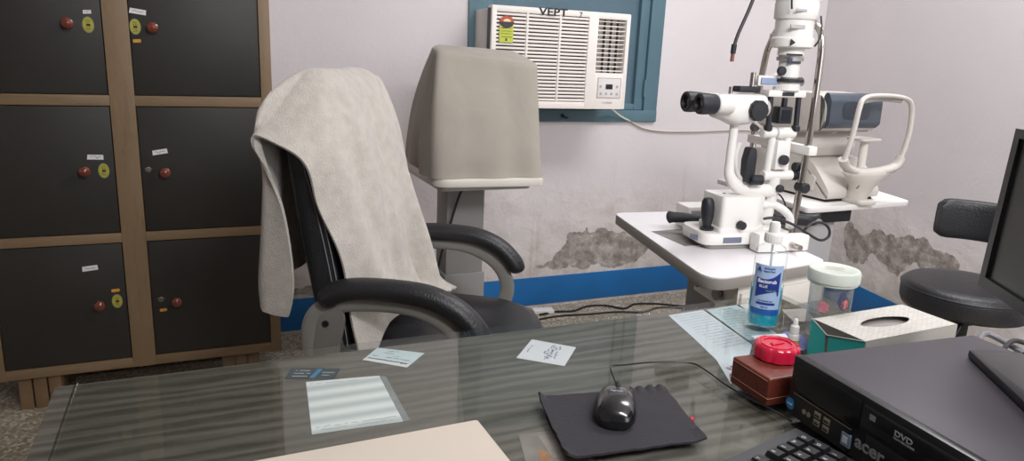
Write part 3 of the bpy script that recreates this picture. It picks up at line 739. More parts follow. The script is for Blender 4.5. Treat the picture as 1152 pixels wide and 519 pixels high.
    s = MB(); inkrows(s, ql, [(k/16, .08, .92, .004) for k in range(2, 16)], rg, .0006, .0011); inkrows(s, ql, [(.06, .3, .7, .01)], rg, .0006, .003); s.build('print', prt, t)
    # tiny sheet behind bottle
    flat('paper_slip', [(.908, 1.000), (.955, 1.003), (.928, .953), (.906, .972)], M_PAPER, 'small white slip under the glass at the desk corner behind the bottle', 'paper')
    # photo print with orange and grey marks, near edge
    q = [(.329, .701), (.399, .693), (.383, .600), (.300, .600)]
    t, cx, cy = flat('photo_print', q, mat('photo_greyish', '837D76', .35, var=.25, vscale=30), 'brownish photo print under the glass, partly hidden by the mouse pad', 'photo')
    s = MB(); s.prism(fractal([(.330-cx, .640-cy), (.347-cx, .641-cy), (.343-cx, .655-cy), (.337-cx, .664-cy), (.333-cx, .652-cy)], 2, .3, random.Random(1)), .0003, .0005); s.build('orange_mark', mat('photo_orange', 'A87448', .4, var=.3, vscale=80), t)
    s = MB(); s.prism([(.350-cx, .69-cy), (.375-cx, .688-cy), (.37-cx, .64-cy), (.345-cx, .64-cy)], .0003, .0005); s.build('pale_mark', mat('photo_pale', '9C9089', .4, var=.2, vscale=60), t)
    # clear plastic sheet
    q = [(.085, .995), (.352, .995), (.275, .741), (.066, .747)]
    m2 = film('clear_film', 'B9B2AA', .10, .3)
    t, cx, cy = flat('clear_sheet', q, m2, 'faint clear plastic sheet under the glass around the striped paper', 'plastic sheet', z=.7567+.0005, th=.0001)
papers()

def board():
    t = thing('file_board', 'cream cardboard file lying at the near edge of the desk', 'file', (.135, .57, DZ), R(1.5))
    MB().prism(rrect(-.165, .150, -.150, .142, .003, 2), .0005, .0025).build('back_cover', mat('cream_board', 'CEC2B4', .75, var=.02, bump=.05, bscale=120), t)
    MB().box(-.160, .146, -.147, .138, .0025, .0065).build('paper_block', M_PAPER, t)
    MB().prism(rrect(-.165, .150, -.150, .142, .003, 2), .0066, .0095).build('front_cover', MATS['cream_board'], t)
    return t
board()

def mouse_pad():
    a, b, c, d = (.350, .616), (.524, .598), (.556, .728), (.381, .758)
    rg = random.Random(5)
    def edge(u, v):
        p = (Vector(a).lerp(Vector(b), u)).lerp(Vector(d).lerp(Vector(c), u), v)
        k = 0
        if min(u, 1-u, v, 1-v) < .001: k = 1
        n = noise.noise(Vector((p.x*70, p.y*70, 2)))*.0022*k + noise.noise(Vector((p.x*22, p.y*22, 7)))*.002*k
        z = DZ+.0018
        if v > .9 and u > .70: z += .006*((v-.9)/.1)*abs(sin(u*38)); 
        if u < .06 and v < .16: z += .005*(1-u/.06)*(1-v/.16)
        if u < .05 and v > .85: z += .007*(1-u/.05)*((v-.85)/.15)
        if u > .93 and v < .2: z += .003*((u-.93)/.07)
        z += .0005*noise.noise(Vector((p.x*30, p.y*30, 0)))
        return (p.x+n, p.y+n*.7, z)
    o = MB().grid(edge, 60, 48, .0028).build('mouse_pad', mat('pad_cloth', '2D2B30', .85, var=.08, vscale=20, bump=.2, bscale=300), ang=60)
    tag(o, 'worn dark cloth mouse pad with torn curling edges under the mouse', 'mouse pad')
mouse_pad()

def mouse():
    t = thing('computer_mouse', 'glossy black wired computer mouse on the worn pad', 'mouse', (.455, .688, DZ+.0036), R(-33))
    def sec(y, w, h, x0=0, n=28):
        o = []
        for i in range(n):
            a = 2*pi*i/n; cx, cz = cos(a), sin(a); e = .7
            sx = math.copysign(abs(cx)**e, cx)*w; z = h*.34 + (cz*h*.66 if cz > 0 else cz*h*.34*min(1, 1))
            o.append((sx, y, max(.0005, z)))
        return o
    pr = [(-.050, .004, .008), (-.0485, .014, .015), (-.044, .021, .023), (-.034, .0262, .030), (-.018, .0275, .034), (0, .0268, .0345), (.018, .0255, .031), (.034, .0245, .025), (.044, .022, .019), (.049, .016, .013), (.051, .004, .008)]
    P = [Vector((p.x*.93, p.y*.9, p.z*.88)) for p in spline([Vector(p) for p in pr], 4)]
    gb = mat('mouse_gloss_black', '141517', .22, var=.05, coat=.6)
    MB().loft([sec(p.x, p.y, p.z) for p in P]).build('shell', gb, t, ang=80)
    # button split line and wheel
    s = MB(); s.tube([(0, .0465, .0115), (0, .041, .0168), (0, .0316, .0224), (0, .017, .0276)], .0006, 6, 4); s.build('button_seam', M_BLACKM, t)
    MB().lathe([(0, -.0035), (.0085, -.0035), (.0095, -.002), (.0095, .002), (.0085, .0035), (0, .0035)], 20, T(0, .027, .0195) @ RY(pi/2)).build('scroll_wheel', M_BLACKM, t)
    text_mb('logitech', .005, T(-.009, -.004, .0305) , sx=1).build('brand_print', mat('print_silver', 'A9ABAE', .4), t)
    z_ = DZ
    MB().tube([(.479, .727, z_+.012), (.483, .738, z_+.018), (.490, .762, z_+.024), (.508, .786, z_+.016), (.540, .802, z_+.006), (.59, .802, z_+.003), (.640, .786, z_+.002), (.646, .755, z_+.002), (.643, .71, z_+.002), (.646, .67, z_+.002), (.652, .640, z_+.002), (.655, .60, z_+.002)], .0013, 8, 6).build('cord', M_BLACK, t, world=True)
mouse()

# ------------------------------------------------------------------ small desktop things
def wrap(mb, r, a0, z0):
    """wrap a flat (x,y) print mesh onto a cylinder of radius r, x=0 at angle a0"""
    mb.v = [((r+v[2])*cos(a0+v[0]/r), (r+v[2])*sin(a0+v[0]/r), z0+v[1]) for v in mb.v]; return mb
def subdiv_poly(fn, u0, u1, v0, v1, nu, nv):
    return MB().grid(lambda a, b: fn(u0+(u1-u0)*a, v0+(v1-v0)*b), nu, nv)
def sanitizer():
    x, y = .866, .887; t = thing('sanitizer_bottle', 'clear bottle of blue hand rub with white cap and blue label', 'bottle', (x, y, DZ))
    r = .0262; A0 = math.atan2(-y, -x)
    prof = [(.002, .0005), (.020, .0005), (.0245, .002), (r, .006), (r, .122), (.0252, .130), (.021, .137), (.0135, .141), (.0115, .143), (.0115, .148)]
    MB().lathe(prof, 48).build('bottle_body', glass('bottle_clear', 'FAFCFC', .03), t, ang=50)
    lp = [(0, .0015), (.020, .0015), (.0240, .003), (.0252, .007), (.0252, .066), (0, .066)]
    m = mat('hand_rub_cyan', '2FC3DC', .12, var=.02, trans=.35); MB().lathe(lp, 40).build('liquid', m, t, ang=50)
    R1 = r+.0003
    L1 = mat('label_light_blue', 'A9C1E2', .4, var=.02); L2 = mat('label_navy', '24398A', .4, var=.03); L3 = mat('label_band_blue', '1F5BA8', .4)
    ext = 1.95
    MB().grid(lambda u, v: (R1*cos(A0-ext*.5+ext*u*1.0), R1*sin(A0-ext*.5+ext*u), .030+.080*v), 36, 2).build('label', L1, t)
    MB().grid(lambda u, v: ((R1+.0002)*cos(A0-ext*.5+ext*u), (R1+.0002)*sin(A0-ext*.5+ext*u), .024+.010*v), 36, 1).build('label_band', L3, t)
    def wave(u, v):
        a = A0-ext*.36+ext*.76*u; top = .088+.012*u**2-.004*sin(u*3); bot = .053+.012*sin(u*1.7)
        if u > .9: bot = .058
        return ((R1+.0003)*cos(a), (R1+.0003)*sin(a), bot+(top-bot)*v)
    MB().grid(wave, 30, 8).build('label_dark_wave', L2, t)
    def line(txt, size, x0, z, m, nm='label_print', bold=0):
        wrap(text_mb(txt, size, T(x0, 0, 0), bold=bold), R1+.0006, A0, z).build(nm, m, t)
    pw = mat('print_pure_white', 'F2F4F6', .5); pn = mat('print_navy', '27408C', .5)
    line('Bactorub', .0085, -.0165, .0795, pw, bold=.0002); line('BLUE', .0062, -.013, .0715, pw); line('hand rub', .0045, -.001, .0655, mat('print_green', '8CC152', .5))
    line('A', .010, -.0190, .0985, pn, bold=.0006); line('Antiseptic', .0045, -.008, .1035, pn); line('Hand Rub', .0045, -.008, .0985, pn)
    line('for hospital use', .0038, -.012, .0475, pn); line('500 ml', .0040, -.006, .0365, pn)
    MB().grid(lambda u, v: ((R1+.0004)*cos(A0-.55+1.15*u), (R1+.0004)*sin(A0-.55+1.15*u), .0415+.004*v), 20, 1).build('label_bar', L2, t)
    cp = MB().lathe([(.0135, .1445), (.0145, .1455), (.0145, .158), (.0132, .160), (.0092, .161), (.0088, .174), (.0072, .1785), (0, .1785)], 32)
    for k in range(20):
        a = 2*pi*k/20; cp.box(.0142, .0149, -.0006, .0006, .147, .157, M=RZ(a))
    cp.build('cap', M_WHITE, t)
    MB().tube([(0, 0, .14), (.002, 0, .09), (.006, .004, .02)], .002, 8, 4).build('dip_tube', mat('tube_clear', 'C9D3D6', .3, alpha=.5), t)
sanitizer()
def dropper():
    t = thing('eye_drop_bottle', 'tiny white capped eye drop bottle beside the tissue box', 'bottle', (.842, .792, DZ))
    MB().lathe([(.007, 0), (.0085, .0015), (.0085, .017), (.0075, .021), (.005, .023)], 24).build('bottle_body', mat('dropper_milky', 'D6D2CC', .3, var=.02), t)
    MB().lathe([(.0088, .005), (.0088, .012)], 24).build('label', mat('label_olive', 'A9A93C', .5, var=.2, vscale=90), t, label='olive yellow label')
    MB().lathe([(.0070, .0225), (.0072, .024), (.0065, .034), (.004, .036), (.0035, .044), (.0022, .046), (0, .046)], 24).build('cap', M_WHITE, t)
dropper()
def jar():
    cx, cy = .929, .811; t = thing('plastic_jar', 'clear plastic jar with pale green round lid behind the tissue box', 'jar', (cx, cy, DZ))
    A0 = math.atan2(-cy, -cx)
    MB().lathe([(.001, .001), (.027, .001), (.031, .004), (.0325, .020), (.0335, .090), (.0340, .096)], 44).build('jar_body', glass('jar_clear', 'E9ECEC', .06), t, ang=50)
    MB().lathe([(.0310, .003), (.0315, .020), (.0325, .088)], 44).build('jar_haze', film('jar_frost', 'CFCFCB', .22, .4), t)
    l = MB().lathe([(.0365, .092), (.0385, .0935), (.0385, .097), (.0405, .098), (.0405, .112), (.0385, .1155), (.033, .1165), (.031, .1155), (0, .1155)], 48); l.build('lid', mat('lid_pale_green', 'CFD6CC', .4, var=.03), t)
    s = MB(); rg = random.Random(4)
    for k, yy in enumerate((.009, .001, -.008)): scribble(s, -.014, .014, yy, .003, T(0, 0, .1156) @ RZ(A0+pi/2), rg, .0012, .0003)
    s.build('lid_print', mat('print_salmon', 'BE8C74', .6), t)
    # printed shapes on the jar wall
    def blob(a, z, w, h, m, nm, seed):
        rgb = random.Random(seed); pts = []
        for k in range(18):
            q = 2*pi*k/18; rr = 1+rgb.uniform(-.18, .18); pts.append((w*cos(q)*rr, h*sin(q)*rr))
        b = MB(); b.add([(0, 0, 0)]+[(px, pz, 0) for px, pz in pts], [[0, 1+k, 1+(k+1) % 18] for k in range(18)]); wrap(b, .0342, A0+a, z).build(nm, m, t)
    pk = mat('jar_print_pink', 'D98C98', .5, var=.15, vscale=90); nv = mat('jar_print_navy', '47466A', .5); sal = mat('jar_print_salmon', 'D8796E', .5)
    blob(-.25, .058, .009, .010, pk, 'pink_print', 1); blob(.62, .070, .008, .013, nv, 'navy_print', 2); blob(.72, .066, .006, .008, sal, 'salmon_print', 3)
jar()
def tissue_box():
    t = thing('tissue_box', 'white patterned tissue box with oval slot and teal end behind the computer', 'tissue box', (.947, .719, DZ), R(2.2))
    lx, ly, h = .1015, .0475, .057
    m, nt, b = nodes_mat('tissue_top'); v, _ = objvec(nt)
    br = nt.nodes.new('ShaderNodeTexBrick'); br.inputs['Scale'].default_value = 1; nt.links.new(v, br.inputs['Vector'])
    br.inputs['Brick Width'].default_value = .012; br.inputs['Row Height'].default_value = .004; br.inputs['Mortar Size'].default_value = .0006
    br.inputs['Color1'].default_value = lin('DCD9D2'); br.inputs['Color2'].default_value = lin('CCC8C0'); br.inputs['Mortar'].default_value = lin('B4B0A8')
    nt.links.new(br.outputs['Color'], b.inputs['Base Color']); b.inputs['Roughness'].default_value = .35
    # top with oval hole
    n = 48; inner = []; outer = []
    for k in range(n):
        a = 2*pi*k/n; inner.append((.052*cos(a), .017*math.copysign(abs(sin(a))**1.25, sin(a))))
        c, s_ = cos(a), sin(a); q = min(lx/abs(c) if abs(c) > 1e-6 else 9, ly/abs(s_) if abs(s_) > 1e-6 else 9); outer.append((c*q, s_*q))
    # make sure corners are hit
    ang = [math.atan2(ly, lx), pi-math.atan2(ly, lx), pi+math.atan2(ly, lx), 2*pi-math.atan2(ly, lx)]
    for i, A in enumerate(ang):
        k = round(A/(2*pi/n)) % n; outer[k] = (math.copysign(lx, cos(A)), math.copysign(ly, sin(A)))
    mb = MB(); vs = [(x, y, h) for x, y in outer]+[(x, y, h) for x, y in inner]+[(x, y, h-.0006) for x, y in outer]+[(x, y, h-.0006) for x, y in inner]
    fs = []
    for k in range(n):
        j = (k+1) % n; fs += [[k, j, n+j, n+k], [2*n+k, 3*n+k, 3*n+j, 2*n+j], [n+k, n+j, 3*n+j, 3*n+k]]
    mb.add(vs, fs); mb.box(-lx, lx, -ly, -ly+.0008, .0, h).box(-lx, lx, ly-.0008, ly, 0, h).box(lx-.0008, lx, -ly, ly, 0, h)
    mb.build('carton', m, t, ang=20)
    MB().box(-lx+.002, lx-.002, -ly+.002, ly-.002, .0, .048).build('tissue_stack', mat('tissue_grey', 'A39C99', .9, var=.1, bump=.2, bscale=40), t)
    teal = mat('teal_card', '1FA9A4', .4, var=.04)
    e = MB(); e.add([(-lx, -ly, 0), (-lx, ly*.25, 0), (-lx, ly*.30, .040), (-lx-.0, -ly, h)], [[0, 1, 2, 3]]); e.add([(-lx-.0012, ly*.32, 0), (-lx-.0012, ly, 0), (-lx-.0012, ly, h), (-lx-.0012, ly*.40, .042)], [[0, 1, 2, 3]]); e.build('end_flap', teal, t)
    MB().box(-lx+.0002, -lx+.0008, -ly, ly, 0, h).build('inner_flap', mat('card_inside_grey', '6F706A', .8), t)
    e = MB(); e.tube([(-lx-.0005, -ly, h), (-lx-.0008, ly*.36, .042), (-lx-.0005, ly, h)], .0008, 6, 0); e.build('flap_edge', mat('card_edge', 'C9C6BE', .6), t)
tissue_box()
def brown_box():
    t = thing('wooden_box', 'small reddish brown leather covered box left of the computer', 'box', (.657, .7185, DZ), R(-2))
    m = mat('brown_leather', '6A2F24', .38, var=.12, vscale=20, bump=.2, bscale=150)
    MB().box(0, .10, -.075, 0, 0, .0385, .003, 3).build('box_body', m, t)
    MB().box(-.0005, .1005, -.0755, .0005, .010, .0112, .0003, 1).build('lid_seam', mat('brown_pale_edge', 'A06C58', .5), t)
    s = MB()
    for z in (.0345,):
        for a, b in (((-.0003, -.072), (-.0003, -.003)),):
            s.tube([(a[0], a[1], z), (b[0], b[1], z)], .0005, 5, 0)
    s.build('stitching', mat('thread_tan', 'A5745C', .6), t)
brown_box()
def red_lid():
    t = thing('red_jar_lid', 'red scalloped round lid lying on the brown box', 'lid', (.714, .698, DZ+.0387))
    m = mat('red_gloss_plastic', 'CB1D40', .22, var=.05, coat=.5)
    n = 96; pr = [(.90, 0), (1.0, .002), (1.0, .016), (.96, .0195), (.86, .0215), (.80, .0195), (.0, .0195)]
    vs = []; fs = []; k = len(pr)
    for i in range(n):
        a = 2*pi*i/n; sc = .031*(1-.055*(.5+.5*cos(a*10))**3)
        for q, (r, z) in enumerate(pr): rr = (sc if r > .85 else .031)*max(r, .001); vs.append((rr*cos(a), rr*sin(a), z))
    for i in range(n):
        j = (i+1) % n
        for q in range(k-1): fs.append([i*k+q, j*k+q, j*k+q+1, i*k+q+1])
    fs.append([i*k for i in range(n)][::-1]); MB().add(vs, fs).build('lid_body', m, t)
    MB().lathe([(.022, .0194), (.022, .0212), (.019, .0212), (.019, .0194)], 40).build('raised_ring', m, t)
    MB().box(-.010, .010, -.003, .003, .0192, .0215, .001).build('grip_bar', m, t)
red_lid()
def bits():
    o, cx, cy = flat('appointment_card', [(.806, .846), (.868, .836), (.845, .775), (.800, .812)], mat('card_plain_white', 'DAD8DC', .6), 'blank white card on the glass behind the red cap', 'card', z=DZ+.0006)
    t, cx, cy = flat('purple_packet', [(.868, .842), (.897, .842), (.872, .770), (.842, .772)], mat('purple_foil', '5A64A6', .35, var=.25, vscale=50), 'purple blue foil packet under the tiny drop bottle', 'packet', z=DZ-.0+.0005)
    c = film('wrapper_clear', 'DAD4CE', .35, .2)
    def fn(u, v):
        p = quadmap([(.945, .925), (.99, .915), (.965, .862), (.92, .872)])(u, v); return (p.x, p.y, DZ+.0025+.0022*noise.noise(Vector((p.x*90, p.y*90, 1)))+.002*abs(u-.5))
    tag(MB().grid(fn, 16, 16, .0004).build('plastic_wrapper', c, ang=15), 'crumpled clear plastic wrapper on the glass right of the bottle', 'wrapper')
    MB_ = MB().lathe([(.0, 0), (.0022, .0004), (.0026, .003), (.0022, .008), (.0, .009)], 12, T(0, 0, .0026) @ RY(pi/2)).build('red_reflection', mat('red_gloss_plastic', 'C81E38'), ang=50)  # small red reflection modelled as a solid coloured bead
    place(MB_, (.535, .640, DZ), R(60)); tag(MB_, 'tiny red bead standing in for a reflection at the right edge of the mouse pad', 'reflection')
bits()

# ------------------------------------------------------------------ computer, keyboard, monitor
def computer():
    t = thing('desktop_computer', 'black slim desktop computer lying flat at the right of the desk', 'computer', (.668, .622, DZ), R(-4.2))
    # local: x to the right (depth), y toward the far side (front panel spans y -.33..0 at x=0)
    W, D, H = .33, .302, .0795
    MB().box(.012, D, -W, 0, .002, H, .0025, 2).build('metal_case', mat('case_black_steel', '49444B', .5, .3, var=.05, bump=.08, bscale=500), t)
    bz = MB().box(0, .013, -W-.001, .001, .001, H+.0005, .003, 2).build('front_bezel', mat('bezel_black', '1B1B1E', .32, var=.06), t)
    pp = MB(); pp.box(-.0015, .001, -.112, -.006, .037, .073, .001).build('blank_panel', mat('panel_black', '141518', .25), t)
    MB().box(-.0018, .001, -.103, -.012, .003, .033, .001).build('port_panel', M_BLACKM, t)
    MB().tube([(-.002, -.010, .0335), (-.002, -.105, .0335)], .0007, 6, 0).build('trim_line', mat('trim_bronze', '6C6258', .35, .6), t)
    M0 = T(-.0019, 0, 0) @ RZ(-pi/2) @ RX(pi/2)   # local drawing plane: x along -y, y up, facing -x
    def jack(y, z, m):
        return MB().lathe([(.0032, 0), (.0032, .0008), (.0016, .0009), (.0014, .0001), (0, .0001)], 16, T(-.002, -y, z) @ RY(-pi/2)).build('audio_jack', m, t)
    mm = mat('port_metal', 'A89C88', .35, .6); jack(.031, .018, mm); jack(.039, .018, mm)
    for y in (.048, .063):
        for z in (.011, .021):
            u = MB(); u.box(-.0028, -.0015, -y-.010, -y, z, z+.0075, .0004, 1); u.build('usb_port', mm, t)
            MB().box(-.0032, -.0026, -y-.0085, -y-.0015, z+.0018, z+.0040).build('usb_tongue', M_BLACKM, t)
    MB().lathe([(.0075, 0), (.0075, .0006), (0, .0006)], 24, T(-.0003, -.0045, .016) @ RY(-pi/2)).build('badge', mat('badge_blue', '2B8FD0', .35), t, label='round blue processor badge')
    text_mb('intel', .0048, T(-.0011, -.0004, .0145) @ RZ(-pi/2) @ RX(pi/2)).build('badge_print', mat('print_pure_white', 'F2F4F6'), t)
    MB().box(-.0026, .0005, -.1055, -.0925, .010, .026, .0003, 1).build('os_sticker', mat('sticker_silver_blue', '8FA3BC', .3, .3), t)
    s = MB(); s.box(-.0029, -.0025, -.102, -.0987, .0185, .0225).box(-.0029, -.0025, -.0982, -.095, .0185, .0225).box(-.0029, -.0025, -.102, -.0987, .014, .018).box(-.0029, -.0025, -.0982, -.095, .014, .018); s.build('window_logo', mat('print_pure_white', 'F2F4F6'), t)
    # optical drive
    MB().box(-.0022, .001, -.300, -.116, .045, .071, .0012).build('optical_drive', mat('drive_black', '202023', .35), t)
    MB().box(-.0030, -.0018, -.298, -.119, .055, .0695, .0008).build('drive_tray', mat('tray_black', '19191C', .25), t)
    MB().box(-.0032, -.0028, -.1345, -.1265, .059, .0655).build('drive_sticker', mat('sticker_grey', '8C8C90', .4), t)
    text_mb('DVD', .0085, T(-.0034, -.160, .0585) @ RZ(-pi/2) @ RX(pi/2), bold=.0002, sx=1.3).build('disc_logo', mat('print_silver', 'A9ABAE', .4), t)
    text_mb('MULTI RECORDER', .0032, T(-.0034, -.160, .0545) @ RZ(-pi/2) @ RX(pi/2)).build('disc_logo', mat('print_silver', 'A9ABAE', .4), t)
    MB().box(-.0040, -.0028, -.215, -.205, .0475, .0515, .0008).build('eject_button', M_BLACK, t)
    MB().box(-.0018, .001, -.300, -.125, .006, .040, .001).build('lower_panel', mat('drive_black', '202023', .35), t)
    text_mb('acer', .021, T(-.0020, -.112, .0185) @ RZ(-pi/2) @ RX(pi/2), bold=.0005, sx=1.1).build('logo', mat('logo_silver', 'C4C4C6', .3, .5), t)
    for x, y in ((.03, -.02), (.03, -.31), (.29, -.02), (.29, -.31)): MB().lathe([(.008, -.0), (.008, .003), (0, .003)], 14, T(x, y, -.0004)).build('foot', M_BLACKM, t)
    v = MB()
    for k in range(9): v.box(.02+k*.012, .026+k*.012, -W-.0012, -W+.001, .02, .06)
    v.build('side_vent', M_BLACKM, t)
computer()
def keyboard():
    t = thing('keyboard', 'black computer keyboard in front of the desktop computer', 'keyboard', (.622, .562, DZ), R(12.5))
    W, D = .42, .150
    # body slopes: far edge higher
    M0 = T(0, 0, 0)
    b = MB(); b.add([(-W, -D, .001), (0, -D, .001), (0, 0, .001), (-W, 0, .001), (-W, -D, .010), (0, -D, .010), (0, 0, .019), (-W, 0, .019)], [[3, 2, 1, 0], [4, 5, 6, 7], [0, 1, 5, 4], [1, 2, 6, 5], [2, 3, 7, 6], [3, 0, 4, 7]])
    b.build('keyboard_base', mat('keyboard_black', '242427', .38, var=.06), t, ang=20)
    zf = lambda y: .010+(y+D)/D*.009
    km = mat('key_black', '1A1A1D', .33, var=.08); kp = mat('print_keys', 'BFC0C4', .5)
    sl = math.atan2(.009, D)
    rows = [(-.024, .85), (-.043, 1), (-.062, 1), (-.081, 1), (-.100, 1), (-.119, 1)]
    rg = random.Random(8)
    labels = 'QWERTYUIOPASDFGHJKLZXCVBNM1234567890'
    c = 0
    cnt = 0
    xs = []
    x = -.012
    for ri, (y, hs) in enumerate(rows):
        x = -.010
        k = 0
        while x > -W+.022 and cnt < 100:
            gap = .008 if k in (4, 7) else 0
            x -= gap
            wdt = .0165
            key = MB(); hh = .0075*hs
            a0, a1 = x-wdt, x
            key.add([(a0, y-.0085, 0), (a1, y-.0085, 0), (a1, y+.0085, 0), (a0, y+.0085, 0), (a0+.002, y-.0065, hh), (a1-.002, y-.0065, hh), (a1-.002, y+.0070, hh), (a0+.002, y+.0070, hh)],
                    [[3, 2, 1, 0], [4, 5, 6, 7], [0, 1, 5, 4], [1, 2, 6, 5], [2, 3, 7, 6], [3, 0, 4, 7]], T(0, 0, zf(y)))
            o = key.build('key', km, t, ang=20); FR[o] = FR[t]
            if x > -.16:
                text_mb(labels[c % len(labels)], .0062, T(a0+.004, y+.0, zf(y)+hh+.0001)).build('key_print', kp, o)
                c += 1
            x -= .0185; k += 1; cnt += 1
keyboard()
def rear_leads():
    t = thing('cable_bundle', 'tangle of black and grey leads behind the desktop computer', 'cables', (1.0, .58, DZ))
    rg = random.Random(12)
    for k in range(7):
        y0 = .60-.035*k; z0 = .80+.01*(k%3)
        pts = [(.975, y0, z0), (1.0, y0+.01, z0+.02), (1.03+rg.uniform(0, .03), y0+rg.uniform(-.03, .05), z0+rg.uniform(-.01, .05)), (1.06+rg.uniform(0, .03), y0+rg.uniform(-.05, .06), z0+rg.uniform(-.03, .03)), (1.075+rg.uniform(0, .02), y0+rg.uniform(-.05, .05), .70), (1.07, y0, .4), (1.06, y0+.02, .05)]
        MB().tube(pts, .0035 if k % 3 else .0045, 8, 6).build('lead', M_BLACK if k % 3 else mat('lead_grey', '77757A', .5), t, world=True)
        MB().box(.974, .992, y0-.010, y0+.010, z0-.007, z0+.007, .002).build('plug', M_BLACKM if k % 2 else mat('plug_grey', '8C8A8E', .4), t, world=True)
rear_leads()
def monitor():
    t = thing('monitor', 'black flat screen monitor on a stand on top of the desktop computer', 'monitor', (.845, .455, DZ+.0802))
    H0 = DZ+.0802
    # stand base plate: corners on the case top
    pts = [(.884, .549), (.948, .522), (.862, .345), (.775, .390)]
    MB().prism([(x, y) for x, y in roundpoly(pts, [.004, .02, .02, .02])], H0, H0+.010, .0025).build('stand_base', mat('stand_black', '26262A', .35, var=.05), t, world=True)
    A = Vector((.930, .583)); d = Vector((-.555, -.832)); n = Vector((-.832, .555))   # screen lower left corner, along the bottom, facing out
    def P(s, z, o): q = A+d*s-n*o; lean = (z-.93)*.03; return (q.x-n.x*lean, q.y-n.y*lean, z)
    def slab(mb, s0, s1, z0, z1, o0, o1):
        vs = [P(s0, z0, o0), P(s1, z0, o0), P(s1, z1, o0), P(s0, z1, o0), P(s0, z0, o1), P(s1, z0, o1), P(s1, z1, o1), P(s0, z1, o1)]
        mb.add(vs, [[0, 1, 2, 3], [7, 6, 5, 4], [1, 0, 4, 5], [2, 1, 5, 6], [3, 2, 6, 7], [0, 3, 7, 4]])
    W, Z0, Z1 = .36, .93, 1.135; bw = .014
    f = MB(); slab(f, 0, W, Z0, Z0+bw, 0, .022); slab(f, 0, W, Z1-bw*.8, Z1, 0, .022); slab(f, 0, bw, Z0+bw, Z1-bw*.8, 0, .022); slab(f, W-bw, W, Z0+bw, Z1-bw*.8, 0, .022)
    f.build('screen_frame', mat('frame_black', '19191B', .35), t, world=True, ang=20)
    s = MB(); slab(s, bw, W-bw, Z0+bw, Z1-bw*.8, .004, .012); s.build('screen', mat('screen_off', '2A2A2D', .28, var=.02), t, world=True, ang=20)
    s = MB(); slab(s, .02, W-.02, Z0+.01, Z1-.01, .022, .045); s.build('back_shell', M_BLACK, t, world=True, ang=20)
    s = MB(); slab(s, .15, .21, H0+.008, 1.03, .045, .062); s.build('stand_neck', M_BLACK, t, world=True, ang=20)
monitor()

# ------------------------------------------------------------------ slit lamp and its table
def sprism(mb, pts, y0, y1, bev=0, M=None):
    """side profile (x,z) spanning y0..y1"""
    return mb.prism(pts, -y1, -y0, bev, 2, (M if M else Matrix()) @ RX(pi/2))
def slit_table():
    t = thing('instrument_table', 'white topped slit lamp table with grey edging beyond the desk corner', 'table', (1.18, 1.44, 0))
    pts = roundpoly([(.948, 1.130), (1.325, 1.178), (1.415, 1.715), (1.09, 1.750)], [.07, .03, .03, .03])
    MB().prism(pts, .732, .757, .003).build('edge_band', mat('edge_band_grey', '8F8A84', .45, var=.04), t, world=True)
    cx = sum(p[0] for p in pts)/len(pts); cy = sum(p[1] for p in pts)/len(pts)
    MB().prism([(cx+(x-cx)*.992, cy+(y-cy)*.996) for x, y in pts], .757, .7600).build('table_top', mat('table_laminate_white', 'E3DFE1', .35, var=.01), t, world=True)
    MB().prism([(1.072, 1.528), (1.178, 1.532), (1.150, 1.378), (1.068, 1.378)], .7598, .7608).build('slide_plate', mat('slide_plate_grey', '77736F', .4, var=.05), t, world=True, label='grey metal slide plate let into the top')
    b = MB(); b.prism([(1.050, 1.157), (1.335, 1.192), (1.385, 1.42), (1.082, 1.345)], .658, .7325, .004); b.build('under_box', mat('under_box_cream', 'DEDAD3', .4), t, world=True)
    MB().box(.0, .27, -.006, .0, .664, .714, .001, M=T(1.056, 1.157, 0) @ RZ(math.atan2(.035, .285))).build('drawer_front', mat('drawer_cream', 'DAD6CE', .4), t, world=True)
    MB().lathe([(.010, 0), (.013, .003), (.014, .012), (.011, .015), (0, .016)], 24, T(1.077, 1.315, .69) @ RZ(R(-10)) @ RY(-pi/2)).build('side_knob', M_STEELG, t, world=True)
    MB().lathe([(.010, 0), (.013, .003), (.014, .012), (.011, .015), (0, .016)], 24, T(1.060, 1.225, .69) @ RZ(R(-10)) @ RY(-pi/2)).build('side_knob', M_STEELG, t, world=True)
    MB().box(1.256, 1.365, 1.465, 1.595, .38, .732, .006).build('upper_column', M_STEELG, t, world=True)
    MB().box(1.249, 1.372, 1.458, 1.602, .05, .50, .006).build('lower_column', mat('column_dark_grey', '8A898C', .45), t, world=True)
    MB().box(1.02, 1.40, 1.43, 1.53, .015, .06, .012).build('base_beam', M_STEELG, t, world=True)
    for x in (1.04, 1.36): MB().box(x, x+.06, 1.18, 1.78, .015, .05, .012).build('base_leg', M_STEELG, t, world=True)
slit_table()
